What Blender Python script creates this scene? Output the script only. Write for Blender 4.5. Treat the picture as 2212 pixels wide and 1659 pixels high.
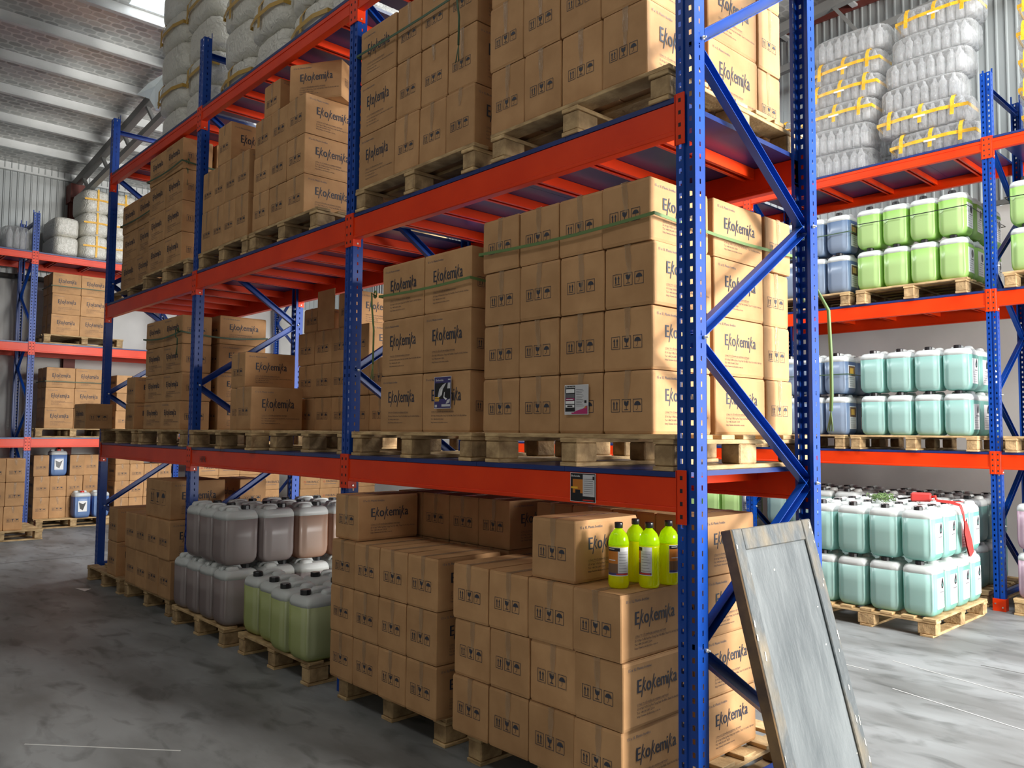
import bpy, math, random
from mathutils import Matrix, Vector
random.seed(11)
PI = math.pi
for o in list(bpy.data.objects):
    bpy.data.objects.remove(o)
S = bpy.context.scene
C = S.collection

# ------------------------------------------------------------------ camera
def cam_axes(yaw, pit, rol):
    fw = Vector((-math.sin(yaw)*math.cos(pit), math.cos(yaw)*math.cos(pit), math.sin(pit)))
    rt = Vector((math.cos(yaw), math.sin(yaw), 0)); up = rt.cross(fw)
    r = rt*math.cos(rol)+up*math.sin(rol); u = -rt*math.sin(rol)+up*math.cos(rol)
    return r, u, fw
cd = bpy.data.cameras.new('camera'); cam = bpy.data.objects.new('camera', cd); C.objects.link(cam)
r_, u_, f_ = cam_axes(0.82506, 0.05944, 0.00796)
cam.matrix_world = Matrix(((r_.x, u_.x, -f_.x, 1.771), (r_.y, u_.y, -f_.y, -2.602), (r_.z, u_.z, -f_.z, 1.587), (0, 0, 0, 1)))
cd.sensor_width = 36; cd.lens = 1724.8/2212*36; cd.clip_start = .05; cd.clip_end = 200
S.camera = cam

# ------------------------------------------------------------------ world, daylight, exposure
W = bpy.data.worlds.new('sky'); S.world = W; W.use_nodes = True
wn = W.node_tree.nodes; wn['Background'].inputs[0].default_value = (.80, .90, 1, 1); wn['Background'].inputs[1].default_value = 1.3
S.view_settings.view_transform = 'Standard'; S.view_settings.look = 'None'; S.view_settings.gamma = 1
S.view_settings.use_curve_mapping = False
S.view_settings.exposure = 0.0
S.cycles.max_bounces = 7; S.cycles.diffuse_bounces = 4; S.cycles.glossy_bounces = 3; S.cycles.transmission_bounces = 4
S.cycles.transparent_max_bounces = 10; S.cycles.caustics_reflective = False; S.cycles.caustics_refractive = False
S.cycles.sample_clamp_indirect = 4.0; S.cycles.use_denoising = True
S.cycles.use_adaptive_sampling = True; S.cycles.adaptive_threshold = 0.02
def area(name, loc, look, sx, sy, power, col=(1, 1, 1)):
    l = bpy.data.lights.new(name, 'AREA'); l.shape = 'RECTANGLE'; l.size = sx; l.size_y = sy; l.energy = power; l.color = col
    o = bpy.data.objects.new(name, l); C.objects.link(o); o.location = loc
    d = Vector(look)-Vector(loc); o.rotation_euler = d.to_track_quat('-Z', 'Y').to_euler(); return o
# daylight through the open roller door in the right-hand wall
area('door_daylight', (7.25, 3.9, 2.5), (-3, 3.3, 2.3), 4.6, 4.4, 1250, (1, .98, .94))
area('door_low_sky', (7.2, 2.3, 3.7), (-.2, .5, 2.0), 1.1, 1.2, 720, (1, .95, .88))
# daylight through the translucent back roof sheet, then two added overhead fills
area('skylight_back', (-6.6, 3.3, 6.55), (-6.6, 3.3, 0), 5.4, 1.0, 420, (.95, .98, 1))
area('right_side_fill', (1.6, 3.4, 7.2), (1.6, 3.4, 0), 1.0, 5.0, 480, (.92, .97, 1))  # unseen fill, added to brighten the back rack fronts and right side
area('front_aisle_fill', (-2.5, -4.2, 7.0), (-2.5, -4.2, 0), 8.0, 1.0, 46, (1, .87, .72))  # unseen warm fill, added as ambient bounce for the shaded front aisle

# ------------------------------------------------------------------ materials
def mat(name, col, rough=.5, metal=0, spec=.5, **k):
    m = bpy.data.materials.new(name); m.use_nodes = True
    b = m.node_tree.nodes['Principled BSDF']
    b.inputs['Base Color'].default_value = (*col, 1); b.inputs['Roughness'].default_value = rough
    b.inputs['Metallic'].default_value = metal; b.inputs['Specular IOR Level'].default_value = spec
    m.diffuse_color = (*col, 1)
    return m
def N(m, t, **k):
    n = m.node_tree.nodes.new(t)
    for a, v in k.items():
        if a.startswith('i_'): n.inputs[a[2:].replace('_', ' ')].default_value = v
        else: setattr(n, a, v)
    return n
def L(m, a, b): m.node_tree.links.new(a, b)
def bsdf(m): return m.node_tree.nodes['Principled BSDF']
def noisy(m, c1, c2, scale=4, detail=6, coord='Object', stretch=(1, 1, 1), bump=0, bscale=None, lo=.35, hi=.65, rnd=0):
    tc = N(m, 'ShaderNodeTexCoord'); mp = N(m, 'ShaderNodeMapping'); mp.inputs['Scale'].default_value = stretch
    L(m, tc.outputs[coord], mp.inputs[0])
    if rnd:
        oi = N(m, 'ShaderNodeObjectInfo'); ad = N(m, 'ShaderNodeVectorMath', operation='MULTIPLY_ADD')
        cx = N(m, 'ShaderNodeCombineXYZ'); L(m, oi.outputs['Random'], cx.inputs[0]); L(m, oi.outputs['Random'], cx.inputs[1])
        L(m, cx.outputs[0], ad.inputs[0]); ad.inputs[1].default_value = (37, 19, 5); L(m, mp.outputs[0], ad.inputs[2]); src = ad.outputs[0]
    else: src = mp.outputs[0]
    no = N(m, 'ShaderNodeTexNoise'); no.inputs['Scale'].default_value = scale; no.inputs['Detail'].default_value = detail
    L(m, src, no.inputs['Vector'])
    cr = N(m, 'ShaderNodeValToRGB'); cr.color_ramp.elements[0].position = lo; cr.color_ramp.elements[1].position = hi
    cr.color_ramp.elements[0].color = (*c1, 1); cr.color_ramp.elements[1].color = (*c2, 1)
    L(m, no.outputs['Fac'], cr.inputs[0])
    out = cr.outputs[0]
    if rnd:
        hs = N(m, 'ShaderNodeHueSaturation'); mr = N(m, 'ShaderNodeMapRange'); L(m, oi.outputs['Random'], mr.inputs[0])
        mr.inputs[3].default_value = 1-rnd; mr.inputs[4].default_value = 1+rnd; L(m, mr.outputs[0], hs.inputs['Value']); L(m, out, hs.inputs['Color']); out = hs.outputs[0]
    L(m, out, bsdf(m).inputs['Base Color'])
    if bump:
        n2 = N(m, 'ShaderNodeTexNoise'); n2.inputs['Scale'].default_value = bscale or scale*4; n2.inputs['Detail'].default_value = 4
        L(m, src, n2.inputs['Vector']); bp = N(m, 'ShaderNodeBump'); bp.inputs['Strength'].default_value = bump; bp.inputs['Distance'].default_value = .02
        L(m, n2.outputs['Fac'], bp.inputs['Height']); L(m, bp.outputs[0], bsdf(m).inputs['Normal'])
    return m, out
M = {}
M['card'] = noisy(mat('cardboard', (.5, .33, .19), .72, spec=.3), (.46, .252, .112), (.55, .310, .143), scale=7, bump=.12, bscale=9, rnd=.09)[0]
M['card_in'] = mat('cardboard_seam', (.19, .105, .055), .9)
M['ink'] = mat('dark_print_ink', (.035, .038, .055), .6)
M['inkgrey'] = mat('grey_print_ink', (.13, .125, .14), .6)
M['inkred'] = mat('red_print_ink', (.42, .04, .03), .6)
M['tape'] = noisy(mat('clear_tape', (.6, .45, .3), .18, spec=.8), (.43, .27, .14), (.60, .44, .28), scale=30, stretch=(1, 1, .3), bump=.6, bscale=40)[0]
_t = M['tape']; _tr = N(_t, 'ShaderNodeBsdfTransparent'); _mx = N(_t, 'ShaderNodeMixShader'); _mx.inputs[0].default_value = .42
L(_t, _tr.outputs[0], _mx.inputs[1]); L(_t, bsdf(_t).outputs[0], _mx.inputs[2]); L(_t, _mx.outputs[0], _t.node_tree.nodes['Material Output'].inputs[0])
M['tan_tape'] = mat('tan_packing_tape', (.55, .33, .06), .35)
M['orange'] = noisy(mat('orange_paint', (.78, .05, .012), .34, spec=.35), (.74, .036, .002), (.84, .050, .004), scale=3, bump=.03, bscale=60)[0]
M['blue'] = noisy(mat('blue_paint', (.008, .065, .36), .33, spec=.4), (.002, .042, .27), (.003, .060, .35), scale=3)[0]
M['deck'] = noisy(mat('blue_deck', (.012, .03, .15), .3), (.010, .026, .13), (.018, .04, .19), scale=2)[0]
M['bolt'] = mat('zinc_bolt', (.8, .8, .78), .3, .9)
M['dark'] = mat('slot_dark', (.012, .012, .02), .8)
M['wood'] = noisy(mat('pallet_wood', (.5, .36, .2), .75), (.36, .225, .10), (.66, .46, .23), scale=5, detail=8, stretch=(2, 2, 9), bump=.2, bscale=30, rnd=.16)[0]
M['woodend'] = noisy(mat('pallet_block_wood', (.42, .3, .17), .8), (.28, .175, .08), (.56, .38, .19), scale=14, detail=8, bump=.3, bscale=50, rnd=.18)[0]
M['strap'] = mat('green_strap', (.13, .22, .07), .5)
M['strapdark'] = mat('dark_green_strap', (.05, .10, .05), .5)
M['black'] = mat('black_plastic', (.012, .012, .014), .28)
M['white'] = mat('label_white', (.82, .82, .82), .5)
M['redcap'] = mat('red_plastic', (.62, .03, .02), .35)
M['redbag'] = mat('red_fabric', (.5, .035, .03), .6)
M['yellow'] = noisy(mat('yellow_tape', (.85, .46, .02), .3), (.78, .40, .015), (.92, .54, .04), scale=12, bump=.4)[0]

def plastic(name, col, trans=.35, rough=.3, sc=1):
    m = bpy.data.materials.new(name); m.use_nodes = True; m.diffuse_color = (*col, 1)
    b = bsdf(m); b.inputs['Base Color'].default_value = (*col, 1); b.inputs['Roughness'].default_value = rough
    t = N(m, 'ShaderNodeBsdfTranslucent'); t.inputs[0].default_value = (*[min(1, c*1.1) for c in col], 1)
    mx = N(m, 'ShaderNodeMixShader'); mx.inputs[0].default_value = trans
    L(m, b.outputs[0], mx.inputs[1]); L(m, t.outputs[0], mx.inputs[2])
    L(m, mx.outputs[0], m.node_tree.nodes['Material Output'].inputs[0]); return m
M['canwhite'] = plastic('white_can_plastic', (.80, .83, .82), .3)
LIQ = dict(teal=(.36, .66, .60), bluegrey=(.20, .30, .46), lime=(.46, .74, .20), brown=(.42, .35, .34), amber=(.50, .30, .2),
           yellowgreen=(.60, .66, .30), blue=(.10, .26, .62), pink=(.62, .40, .52), greyteal=(.24, .42, .40))
for k, c in LIQ.items():
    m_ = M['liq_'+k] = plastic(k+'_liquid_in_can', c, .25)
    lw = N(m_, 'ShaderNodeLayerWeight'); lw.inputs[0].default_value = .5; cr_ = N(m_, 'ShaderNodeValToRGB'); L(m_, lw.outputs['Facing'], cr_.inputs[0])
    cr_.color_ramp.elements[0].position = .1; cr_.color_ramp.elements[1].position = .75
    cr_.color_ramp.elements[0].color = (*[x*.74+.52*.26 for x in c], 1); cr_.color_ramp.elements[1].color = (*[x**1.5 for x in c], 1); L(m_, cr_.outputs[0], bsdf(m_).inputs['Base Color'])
def clear(name, col, alpha, rough):
    m = bpy.data.materials.new(name); m.use_nodes = True; m.diffuse_color = (*col, .5)
    b = bsdf(m); b.inputs['Base Color'].default_value = (*col, 1); b.inputs['Roughness'].default_value = rough
    b.inputs['Specular IOR Level'].default_value = 1.0
    tr = N(m, 'ShaderNodeBsdfTransparent'); mx = N(m, 'ShaderNodeMixShader'); lw = N(m, 'ShaderNodeLayerWeight'); lw.inputs[0].default_value = .35
    mr = N(m, 'ShaderNodeMapRange'); mr.inputs[3].default_value = alpha; mr.inputs[4].default_value = min(1, alpha+.5)
    L(m, lw.outputs['Facing'], mr.inputs[0]); L(m, mr.outputs[0], mx.inputs[0]); L(m, tr.outputs[0], mx.inputs[1]); L(m, b.outputs[0], mx.inputs[2])
    tc = N(m, 'ShaderNodeTexCoord'); no = N(m, 'ShaderNodeTexNoise'); no.inputs['Scale'].default_value = 16; no.inputs['Detail'].default_value = 5
    no.inputs['Distortion'].default_value = 1.5
    L(m, tc.outputs['Object'], no.inputs['Vector']); bp = N(m, 'ShaderNodeBump'); bp.inputs['Strength'].default_value = .9; bp.inputs['Distance'].default_value = .03
    L(m, no.outputs['Fac'], bp.inputs['Height']); L(m, bp.outputs[0], b.inputs['Normal'])
    L(m, mx.outputs[0], m.node_tree.nodes['Material Output'].inputs[0]); return m
M['film'] = clear('clear_wrap_film', (.80, .80, .79), .13, .1)
M['pet'] = clear('clear_bottle_plastic', (.72, .73, .74), .30, .12)
M['milky'] = clear('milky_wrap_film', (.84, .82, .74), .88, .3)
M['neon'] = plastic('neon_yellow_liquid', (.92, 1.0, .004), .62, .08)
M['neontop'] = plastic('neon_green_bottle_top', (.70, 1.0, .01), .65, .08)

# ------------------------------------------------------------------ mesh helpers
class MB:
    def __init__(s): s.v = []; s.f = []; s.m = []; s.mats = []; s.sm = []
    def mi(s, name):
        if name not in s.mats: s.mats.append(name)
        return s.mats.index(name)
    def add(s, vs, fs, mname, smooth=False):
        o = len(s.v); s.v += [tuple(v) for v in vs]; k = s.mi(mname)
        for f in fs: s.f.append(tuple(o+i for i in f)); s.m.append(k); s.sm.append(smooth)
    def box(s, a, b, mname, bev=0):
        x0, y0, z0 = a; x1, y1, z1 = b
        if bev == 0:
            vs = [(x0,y0,z0),(x1,y0,z0),(x1,y1,z0),(x0,y1,z0),(x0,y0,z1),(x1,y0,z1),(x1,y1,z1),(x0,y1,z1)]
            s.add(vs, [(0,3,2,1),(4,5,6,7),(0,1,5,4),(1,2,6,5),(2,3,7,6),(3,0,4,7)], mname); return
        e = bev; X = (x0, x1); Y = (y0, y1); Z = (z0, z1); vs = []; idx = {}
        for i in (0, 1):
            for j in (0, 1):
                for k in (0, 1):
                    for ax in (0, 1, 2):
                        p = [X[i], Y[j], Z[k]]; sg = [e if t == 0 else -e for t in (i, j, k)]
                        q = [p[t]+(0 if t == ax else sg[t]) for t in range(3)]
                        idx[i, j, k, ax] = len(vs); vs.append(q)
        g = lambda i, j, k, a: idx[i, j, k, a]
        F = []
        for i in (0, 1):
            q = [g(i,0,0,0), g(i,1,0,0), g(i,1,1,0), g(i,0,1,0)]; F.append(q if i else q[::-1])
            q = [g(0,i,0,1), g(0,i,1,1), g(1,i,1,1), g(1,i,0,1)]; F.append(q if i else q[::-1])
            q = [g(0,0,i,2), g(1,0,i,2), g(1,1,i,2), g(0,1,i,2)]; F.append(q if i else q[::-1])
        for i in (0, 1):
            for j in (0, 1):
                q = [g(i,j,0,0), g(i,j,0,1), g(i,j,1,1), g(i,j,1,0)]; F.append(q if i == j else q[::-1])
                q = [g(i,0,j,0), g(i,0,j,2), g(i,1,j,2), g(i,1,j,0)]; F.append(q[::-1] if i == j else q)
                q = [g(0,i,j,1), g(0,i,j,2), g(1,i,j,2), g(1,i,j,1)]; F.append(q if i == j else q[::-1])
                for k in (0, 1):
                    q = [g(i,j,k,0), g(i,j,k,1), g(i,j,k,2)]; F.append(q if (i+j+k) % 2 else q[::-1])
        s.add(vs, F, mname)
    def bar(s, p, q, w, h, mname, up=(0, 0, 1)):
        p = Vector(p); q = Vector(q); d = (q-p).normalized(); up = Vector(up)
        sd = d.cross(up).normalized()*w/2; u = sd.cross(d).normalized()*h/2
        vs = [p-sd-u, p+sd-u, p+sd+u, p-sd+u, q-sd-u, q+sd-u, q+sd+u, q-sd+u]
        s.add(vs, [(0,3,2,1),(4,5,6,7),(0,1,5,4),(1,2,6,5),(2,3,7,6),(3,0,4,7)], mname)
    def tube(s, pts, r, mname, n=6, closed=False):
        pts = [Vector(p) for p in pts]; vs = []; fs = []
        m = len(pts)
        for i, p in enumerate(pts):
            a = pts[i-1] if (i > 0 or closed) else p; b = pts[(i+1) % m] if (i < m-1 or closed) else p
            d = (b-a).normalized(); up = Vector((0, 0, 1)) if abs(d.z) < .9 else Vector((1, 0, 0))
            sd = d.cross(up).normalized(); u = sd.cross(d)
            for k in range(n):
                t = 2*PI*k/n; vs.append(p+(sd*math.cos(t)+u*math.sin(t))*r)
        for i in range(m if closed else m-1):
            j = (i+1) % m
            for k in range(n): fs.append((i*n+k, i*n+(k+1) % n, j*n+(k+1) % n, j*n+k))
        if not closed:
            fs.append(tuple(range(n))[::-1]); fs.append(tuple((m-1)*n+k for k in range(n)))
        s.add(vs, fs, mname, True)
    def ribbon(s, pts, w, t, mname):          # flat strap standing upright (height w), thickness t
        for a, b in zip(pts[:-1], pts[1:]): s.bar(a, b, t, w, mname)
    def loft(s, rings, mname, cap=True, smooth=True):
        n = len(rings[0]); vs = [p for r in rings for p in r]; fs = []
        for i in range(len(rings)-1):
            for k in range(n): fs.append((i*n+k, i*n+(k+1) % n, (i+1)*n+(k+1) % n, (i+1)*n+k))
        if cap: fs.append(tuple(range(n))[::-1]); fs.append(tuple((len(rings)-1)*n+k for k in range(n)))
        s.add(vs, fs, mname, smooth)
    def cyl(s, c, r, z0, z1, mname, n=14, r2=None):
        r2 = r if r2 is None else r2
        A = lambda rr, z: [(c[0]+rr*math.cos(2*PI*k/n), c[1]+rr*math.sin(2*PI*k/n), z) for k in range(n)]
        s.loft([A(r, z0), A(r2, z1)], mname)
    def mesh(s, name):
        me = bpy.data.meshes.new(name); me.from_pydata(s.v, [], s.f)
        for k in s.mats: me.materials.append(M[k])
        me.polygons.foreach_set('material_index', s.m); me.polygons.foreach_set('use_smooth', s.sm); me.update(); return me
def ob(name, me, parent=None, loc=(0, 0, 0), rz=0):
    if isinstance(me, MB): me = me.mesh(name)
    o = bpy.data.objects.new(name, me); C.objects.link(o)
    o.location = loc; o.rotation_euler = (0, 0, rz)
    if parent: o.parent = parent
    return o
def tag(o, label=None, cat=None, group=None, kind=None):
    if label: o['label'] = label
    if cat: o['category'] = cat
    if group: o['group'] = group
    if kind: o['kind'] = kind
    return o
def empty(name, loc, rz, label, cat, group=None):
    o = bpy.data.objects.new(name, None); o.empty_display_size = .1; C.objects.link(o); o.location = loc; o.rotation_euler = (0, 0, rz)
    return tag(o, label, cat, group)

# ------------------------------------------------------------------ setting
XL, XR, YF, YB = -13.75, 7.3, -7.5, 7.35
def ceil_z(x): return 6.07+.1*(x-XL)
cf, _ = noisy(mat('concrete_floor', (.4, .4, .4), .55, spec=.25), (.165, .168, .165), (.285, .297, .300), scale=1.3, detail=9, coord='Object', stretch=(.7, 1.6, 1), lo=.38, hi=.62)
M['floor'] = cf
nb = N(cf, 'ShaderNodeTexNoise'); nb.inputs['Scale'].default_value = .5; nb.inputs['Detail'].default_value = 3
tc = N(cf, 'ShaderNodeTexCoord'); mp = N(cf, 'ShaderNodeMapping'); mp.inputs['Scale'].default_value = (1, 2.2, 1); L(cf, tc.outputs['Object'], mp.inputs[0]); L(cf, mp.outputs[0], nb.inputs['Vector'])
rr = N(cf, 'ShaderNodeMapRange'); rr.inputs[3].default_value = .38; rr.inputs[4].default_value = .7; L(cf, nb.outputs['Fac'], rr.inputs[0]); L(cf, rr.outputs[0], bsdf(cf).inputs['Roughness'])
ns = N(cf, 'ShaderNodeTexNoise'); ns.inputs['Scale'].default_value = 3.2; ns.inputs['Detail'].default_value = 6; ns.inputs['Distortion'].default_value = .6; L(cf, mp.outputs[0], ns.inputs['Vector'])
crs = N(cf, 'ShaderNodeValToRGB'); crs.color_ramp.elements[0].position = .52; crs.color_ramp.elements[1].position = .70
crs.color_ramp.elements[0].color = (1, 1, 1, 1); crs.color_ramp.elements[1].color = (.58, .58, .57, 1); L(cf, ns.outputs['Fac'], crs.inputs[0])
mxc = N(cf, 'ShaderNodeMixRGB', blend_type='MULTIPLY'); mxc.inputs[0].default_value = 1
old = bsdf(cf).inputs['Base Color'].links[0].from_socket; L(cf, old, mxc.inputs[1]); L(cf, crs.outputs[0], mxc.inputs[2]); L(cf, mxc.outputs[0], bsdf(cf).inputs['Base Color'])
M['plaster'] = noisy(mat('white_plaster', (.62, .61, .58), .9), (.56, .555, .53), (.66, .65, .62), scale=1.2, detail=8)[0]
M['sheet'] = noisy(mat('corrugated_steel', (.5, .53, .53), .42, .25), (.38, .41, .41), (.46, .48, .475), scale=.8, stretch=(1, 1, .2))[0]
M['steel'] = noisy(mat('galvanised_purlin', (.6, .62, .61), .45, .3), (.68, .70, .69), (.80, .82, .81), scale=3)[0]
M['primer'] = mat('red_primer_steel', (.16, .035, .025), .6)
M['trussgrey'] = mat('grey_painted_truss', (.27, .27, .26), .5, .2)
M['dullwall'] = mat('dull_grey_wall', (.22, .22, .21), .9)
M['joint'] = mat('floor_joint', (.13, .13, .125), .9)
M['chalk'] = mat('pale_floor_scratch', (.62, .62, .6), .8)
# reflective bubble foil under the roof: printed rows of rounded cells
foil = mat('roof_foil', (.5, .5, .48), .34, .45); M['foil'] = foil
tc = N(foil, 'ShaderNodeTexCoord'); mp = N(foil, 'ShaderNodeMapping'); mp.inputs['Scale'].default_value = (1, 1, 1); L(foil, tc.outputs['Object'], mp.inputs[0])
sp = N(foil, 'ShaderNodeSeparateXYZ'); L(foil, mp.outputs[0], sp.inputs[0])
def MT(op, a, b=None, c=None):
    n = N(foil, 'ShaderNodeMath', operation=op)
    for i, v in enumerate((a, b, c)):
        if v is None: continue
        if isinstance(v, (int, float)): n.inputs[i].default_value = v
        else: L(foil, v, n.inputs[i])
    return n.outputs[0]
row = MT('DIVIDE', sp.outputs[0], .105); ri = MT('FLOOR', row); off = MT('MULTIPLY', MT('MODULO', ri, 2), .5)
col = MT('ADD', MT('DIVIDE', sp.outputs[1], .16), off); ci = MT('FLOOR', col)
fx = MT('ABSOLUTE', MT('SUBTRACT', MT('SUBTRACT', row, ri), .5)); fy = MT('ABSOLUTE', MT('SUBTRACT', MT('SUBTRACT', col, ci), .5))
dd = MT('ADD', MT('POWER', MT('DIVIDE', fx, .44), 3), MT('POWER', MT('DIVIDE', fy, .45), 3))
mr = N(foil, 'ShaderNodeMapRange'); L(foil, dd, mr.inputs[0]); mr.inputs[1].default_value = .75; mr.inputs[2].default_value = 1.1; mr.inputs[3].default_value = 0; mr.inputs[4].default_value = 1
cc = N(foil, 'ShaderNodeCombineXYZ'); L(foil, ri, cc.inputs[0]); L(foil, ci, cc.inputs[1]); wnz = N(foil, 'ShaderNodeTexWhiteNoise'); L(foil, cc.outputs[0], wnz.inputs['Vector'])
cell = N(foil, 'ShaderNodeValToRGB'); cell.color_ramp.elements[0].color = (.46, .46, .445, 1); cell.color_ramp.elements[1].color = (.66, .66, .64, 1); L(foil, wnz.outputs['Value'], cell.inputs[0])
mxf = N(foil, 'ShaderNodeMixRGB'); L(foil, mr.outputs[0], mxf.inputs[0]); L(foil, cell.outputs[0], mxf.inputs[1]); mxf.inputs[2].default_value = (.76, .755, .73, 1); L(foil, mxf.outputs[0], bsdf(foil).inputs['Base Color'])
bp = N(foil, 'ShaderNodeBump'); bp.inputs['Strength'].default_value = .3; bp.inputs['Distance'].default_value = .006; L(foil, mr.outputs[0], bp.inputs['Height'])
nf = N(foil, 'ShaderNodeTexNoise'); nf.inputs['Scale'].default_value = 1.5; nf.inputs['Detail'].default_value = 2; L(foil, tc.outputs['Object'], nf.inputs['Vector'])
b2 = N(foil, 'ShaderNodeBump'); b2.inputs['Strength'].default_value = .35; b2.inputs['Distance'].default_value = .08; L(foil, nf.outputs['Fac'], b2.inputs['Height']); L(foil, bp.outputs[0], b2.inputs['Normal']); L(foil, b2.outputs[0], bsdf(foil).inputs['Normal'])
skm = mat('translucent_roof_sheet', (.9, .95, 1), .5); M['sky'] = skm
bsdf(skm).inputs['Emission Color'].default_value = (.92, .97, 1, 1); bsdf(skm).inputs['Emission Strength'].default_value = 2.4

def st(name, mb, parent=None): return tag(ob(name, mb, parent), kind='structure')
m = MB(); m.box((XL, YF, -.1), (XR+6, YB, 0), 'floor'); fl = st('floor', m)
m = MB()
m.box((-13.7, 1.22, .0005), (-6.0, 1.235, .0016), 'joint'); m.box((-9.2, -6, .0005), (-9.185, 1.22, .0016), 'joint'); m.box((-.15, 3.6, .0005), (3.2, 3.612, .0016), 'joint')
tag(ob('floor_joint', m, fl))
for i, (x0, y0, x1, y1, w) in enumerate([(-1.0, 2.93, -.62, 2.9, .008), (-.6, 3.25, .25, 3.05, .007), (.27, 3.0, .9, 2.86, .007), (-.35, 2.62, .45, 2.42, .008), (-2.9, -1.60, -2.3, -1.05, .008), (.5, 2.4, 1.0, 2.32, .006)]):
    m = MB(); m.bar((x0, y0, .0012), (x1, y1, .0012), w, .001, 'chalk'); ob('floor_scratch', m, fl)
def corrugated(a, b, z0, z1, pitch=.1, dep=.016):
    a = Vector(a); b = Vector(b); n = int((b-a).length/pitch); d = (b-a)/n; nn = Vector((-d.y, d.x, 0)).normalized()*dep
    pr = []
    for i in range(n):
        p = a+d*i
        for t, s_ in ((0, 0), (.45, 0), (.55, 1), (.68, 1), (.78, 0)): pr.append(p+d*t+nn*s_)
    pr.append(b); vs = [(p.x, p.y, z) for z in (z0, z1) for p in pr]; k = len(pr)
    mb = MB(); mb.add(vs, [(i, i+1, k+i+1, k+i) for i in range(k-1)], 'sheet'); return mb
ZP = 4.15
m = MB(); m.box((XL-.2, YF, 0), (XL, YB, ZP), 'plaster'); wl = st('wall_left', m)
ob('corrugated_panel', corrugated((XL, YB, 0), (XL, YF, 0), ZP, 6.3), wl)
m = MB(); m.box((XL, YB, 0), (XR, YB+.2, ZP), 'plaster'); wb = st('wall_back', m)
ob('corrugated_panel', corrugated((XR, YB, 0), (XL, YB, 0), ZP, 8.4), wb)
m = MB(); m.box((XL, YB-.05, 7.02), (XR, YB-.01, 7.10), 'primer'); m.box((XL, YB-.05, 4.15), (XR, YB-.01, 4.2), 'joint'); ob('wall_girt', m, wb)
m = MB(); m.box((XL-.2, YF-.2, 0), (XR, YF, 8.5), 'dullwall'); st('wall_front', m)
m = MB(); m.box((XR, YF, 0), (XR+.2, 1.3, 8.5), 'plaster'); m.box((XR, 6.9, 0), (XR+.2, YB, 8.5), 'plaster'); m.box((XR, 1.3, 5.0), (XR+.2, 6.9, 8.5), 'plaster'); st('wall_right', m)
# ceiling with translucent sheets let in
SKY = [(-8.12, .28, -3.9, 1.0), (-9.3, 2.55, -3.9, 4.05), (1.1, .9, 2.1, 5.9), (-6.5, -4.7, 1.5, -3.7)]  # last two sheets are unseen, added above the overhead fill lamps
xs = sorted({XL-.2, XR+.2} | {s for q in SKY for s in (q[0], q[2])}); ys = sorted({YF-.2, YB+.2} | {s for q in SKY for s in (q[1], q[3])})
m = MB(); sk = [MB() for q in SKY]
for i in range(len(xs)-1):
    for j in range(len(ys)-1):
        cx, cy = (xs[i]+xs[i+1])/2, (ys[j]+ys[j+1])/2; h = None
        for k, q in enumerate(SKY):
            if q[0] < cx < q[2] and q[1] < cy < q[3]: h = k
        vs = [(x, y, ceil_z(x)+(.03 if h is not None else 0)) for x, y in ((xs[i], ys[j]), (xs[i+1], ys[j]), (xs[i+1], ys[j+1]), (xs[i], ys[j+1]))]
        (m if h is None else sk[h]).add(vs, [(3, 2, 1, 0)], 'foil' if h is None else 'sky')
ce = st('ceiling', m)
for s_ in sk: ob('skylight_sheet', s_, ce)
for i in range(23):
    x = XL+.04+.93*i; z = ceil_z(x); m = MB()
    m.box((x-.035, YF, z-.15), (x-.03, YB, z-.005), 'steel'); m.box((x-.035, YF, z-.155), (x+.035, YB, z-.148), 'steel'); m.box((x+.028, YF, z-.15), (x+.035, YB, z-.125), 'steel')
    if x < XR: ob('purlin', m, ce)
# roof trusses and columns
def truss(y, idx):
    t = MB(); x0, x1 = XL+.1, XR
    t.bar((x0, y, ceil_z(x0)-.22), (x1, y, ceil_z(x1)-.22), .10, .12, 'trussgrey')
    t.bar((x0, y, ceil_z(x0)-.55), (x1, y, ceil_z(x1)-1.0), .08, .09, 'trussgrey')
    e = tag(ob('trim_%d' % idx, t), kind='structure')
    k = 0; x = x0+.5
    while x < x1-1:
        zz = lambda x: ceil_z(x)-.55-.45*(x-x0)/(x1-x0)
        w = MB(); w.bar((x, y, ceil_z(x)-.25), (x+.35, y, zz(x+.35)), .05, .04, 'trussgrey'); ob('truss_web', w, e)
        x += 1.05
    c = MB(); c.box((XL+.03, y-.09, 0), (XL+.06, y+.09, ceil_z(XL)-.5), 'primer'); c.box((XL+.15, y-.09, 0), (XL+.18, y+.09, ceil_z(XL)-.5), 'primer'); c.box((XL+.06, y-.008, 0), (XL+.15, y+.008, ceil_z(XL)-.5), 'primer')
    c.box((XL+.02, y-.12, ceil_z(XL)-.56), (XL+.32, y+.12, ceil_z(XL)-.24), 'primer'); ob('steel_column', c, e)
truss(1.12, 1); truss(6.9, 2); truss(-5.0, 3)
M['pipe'] = mat('dark_pipe', (.06, .06, .055), .4)
m = MB(); m.tube([(XL+.09, YF+.2, 4.12), (XL+.09, .95, 4.12)], .045, 'pipe', 8); tag(ob('wall_pipe', m), 'dark pipe running along the top of the white wall, behind the far rack', 'pipe')

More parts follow.
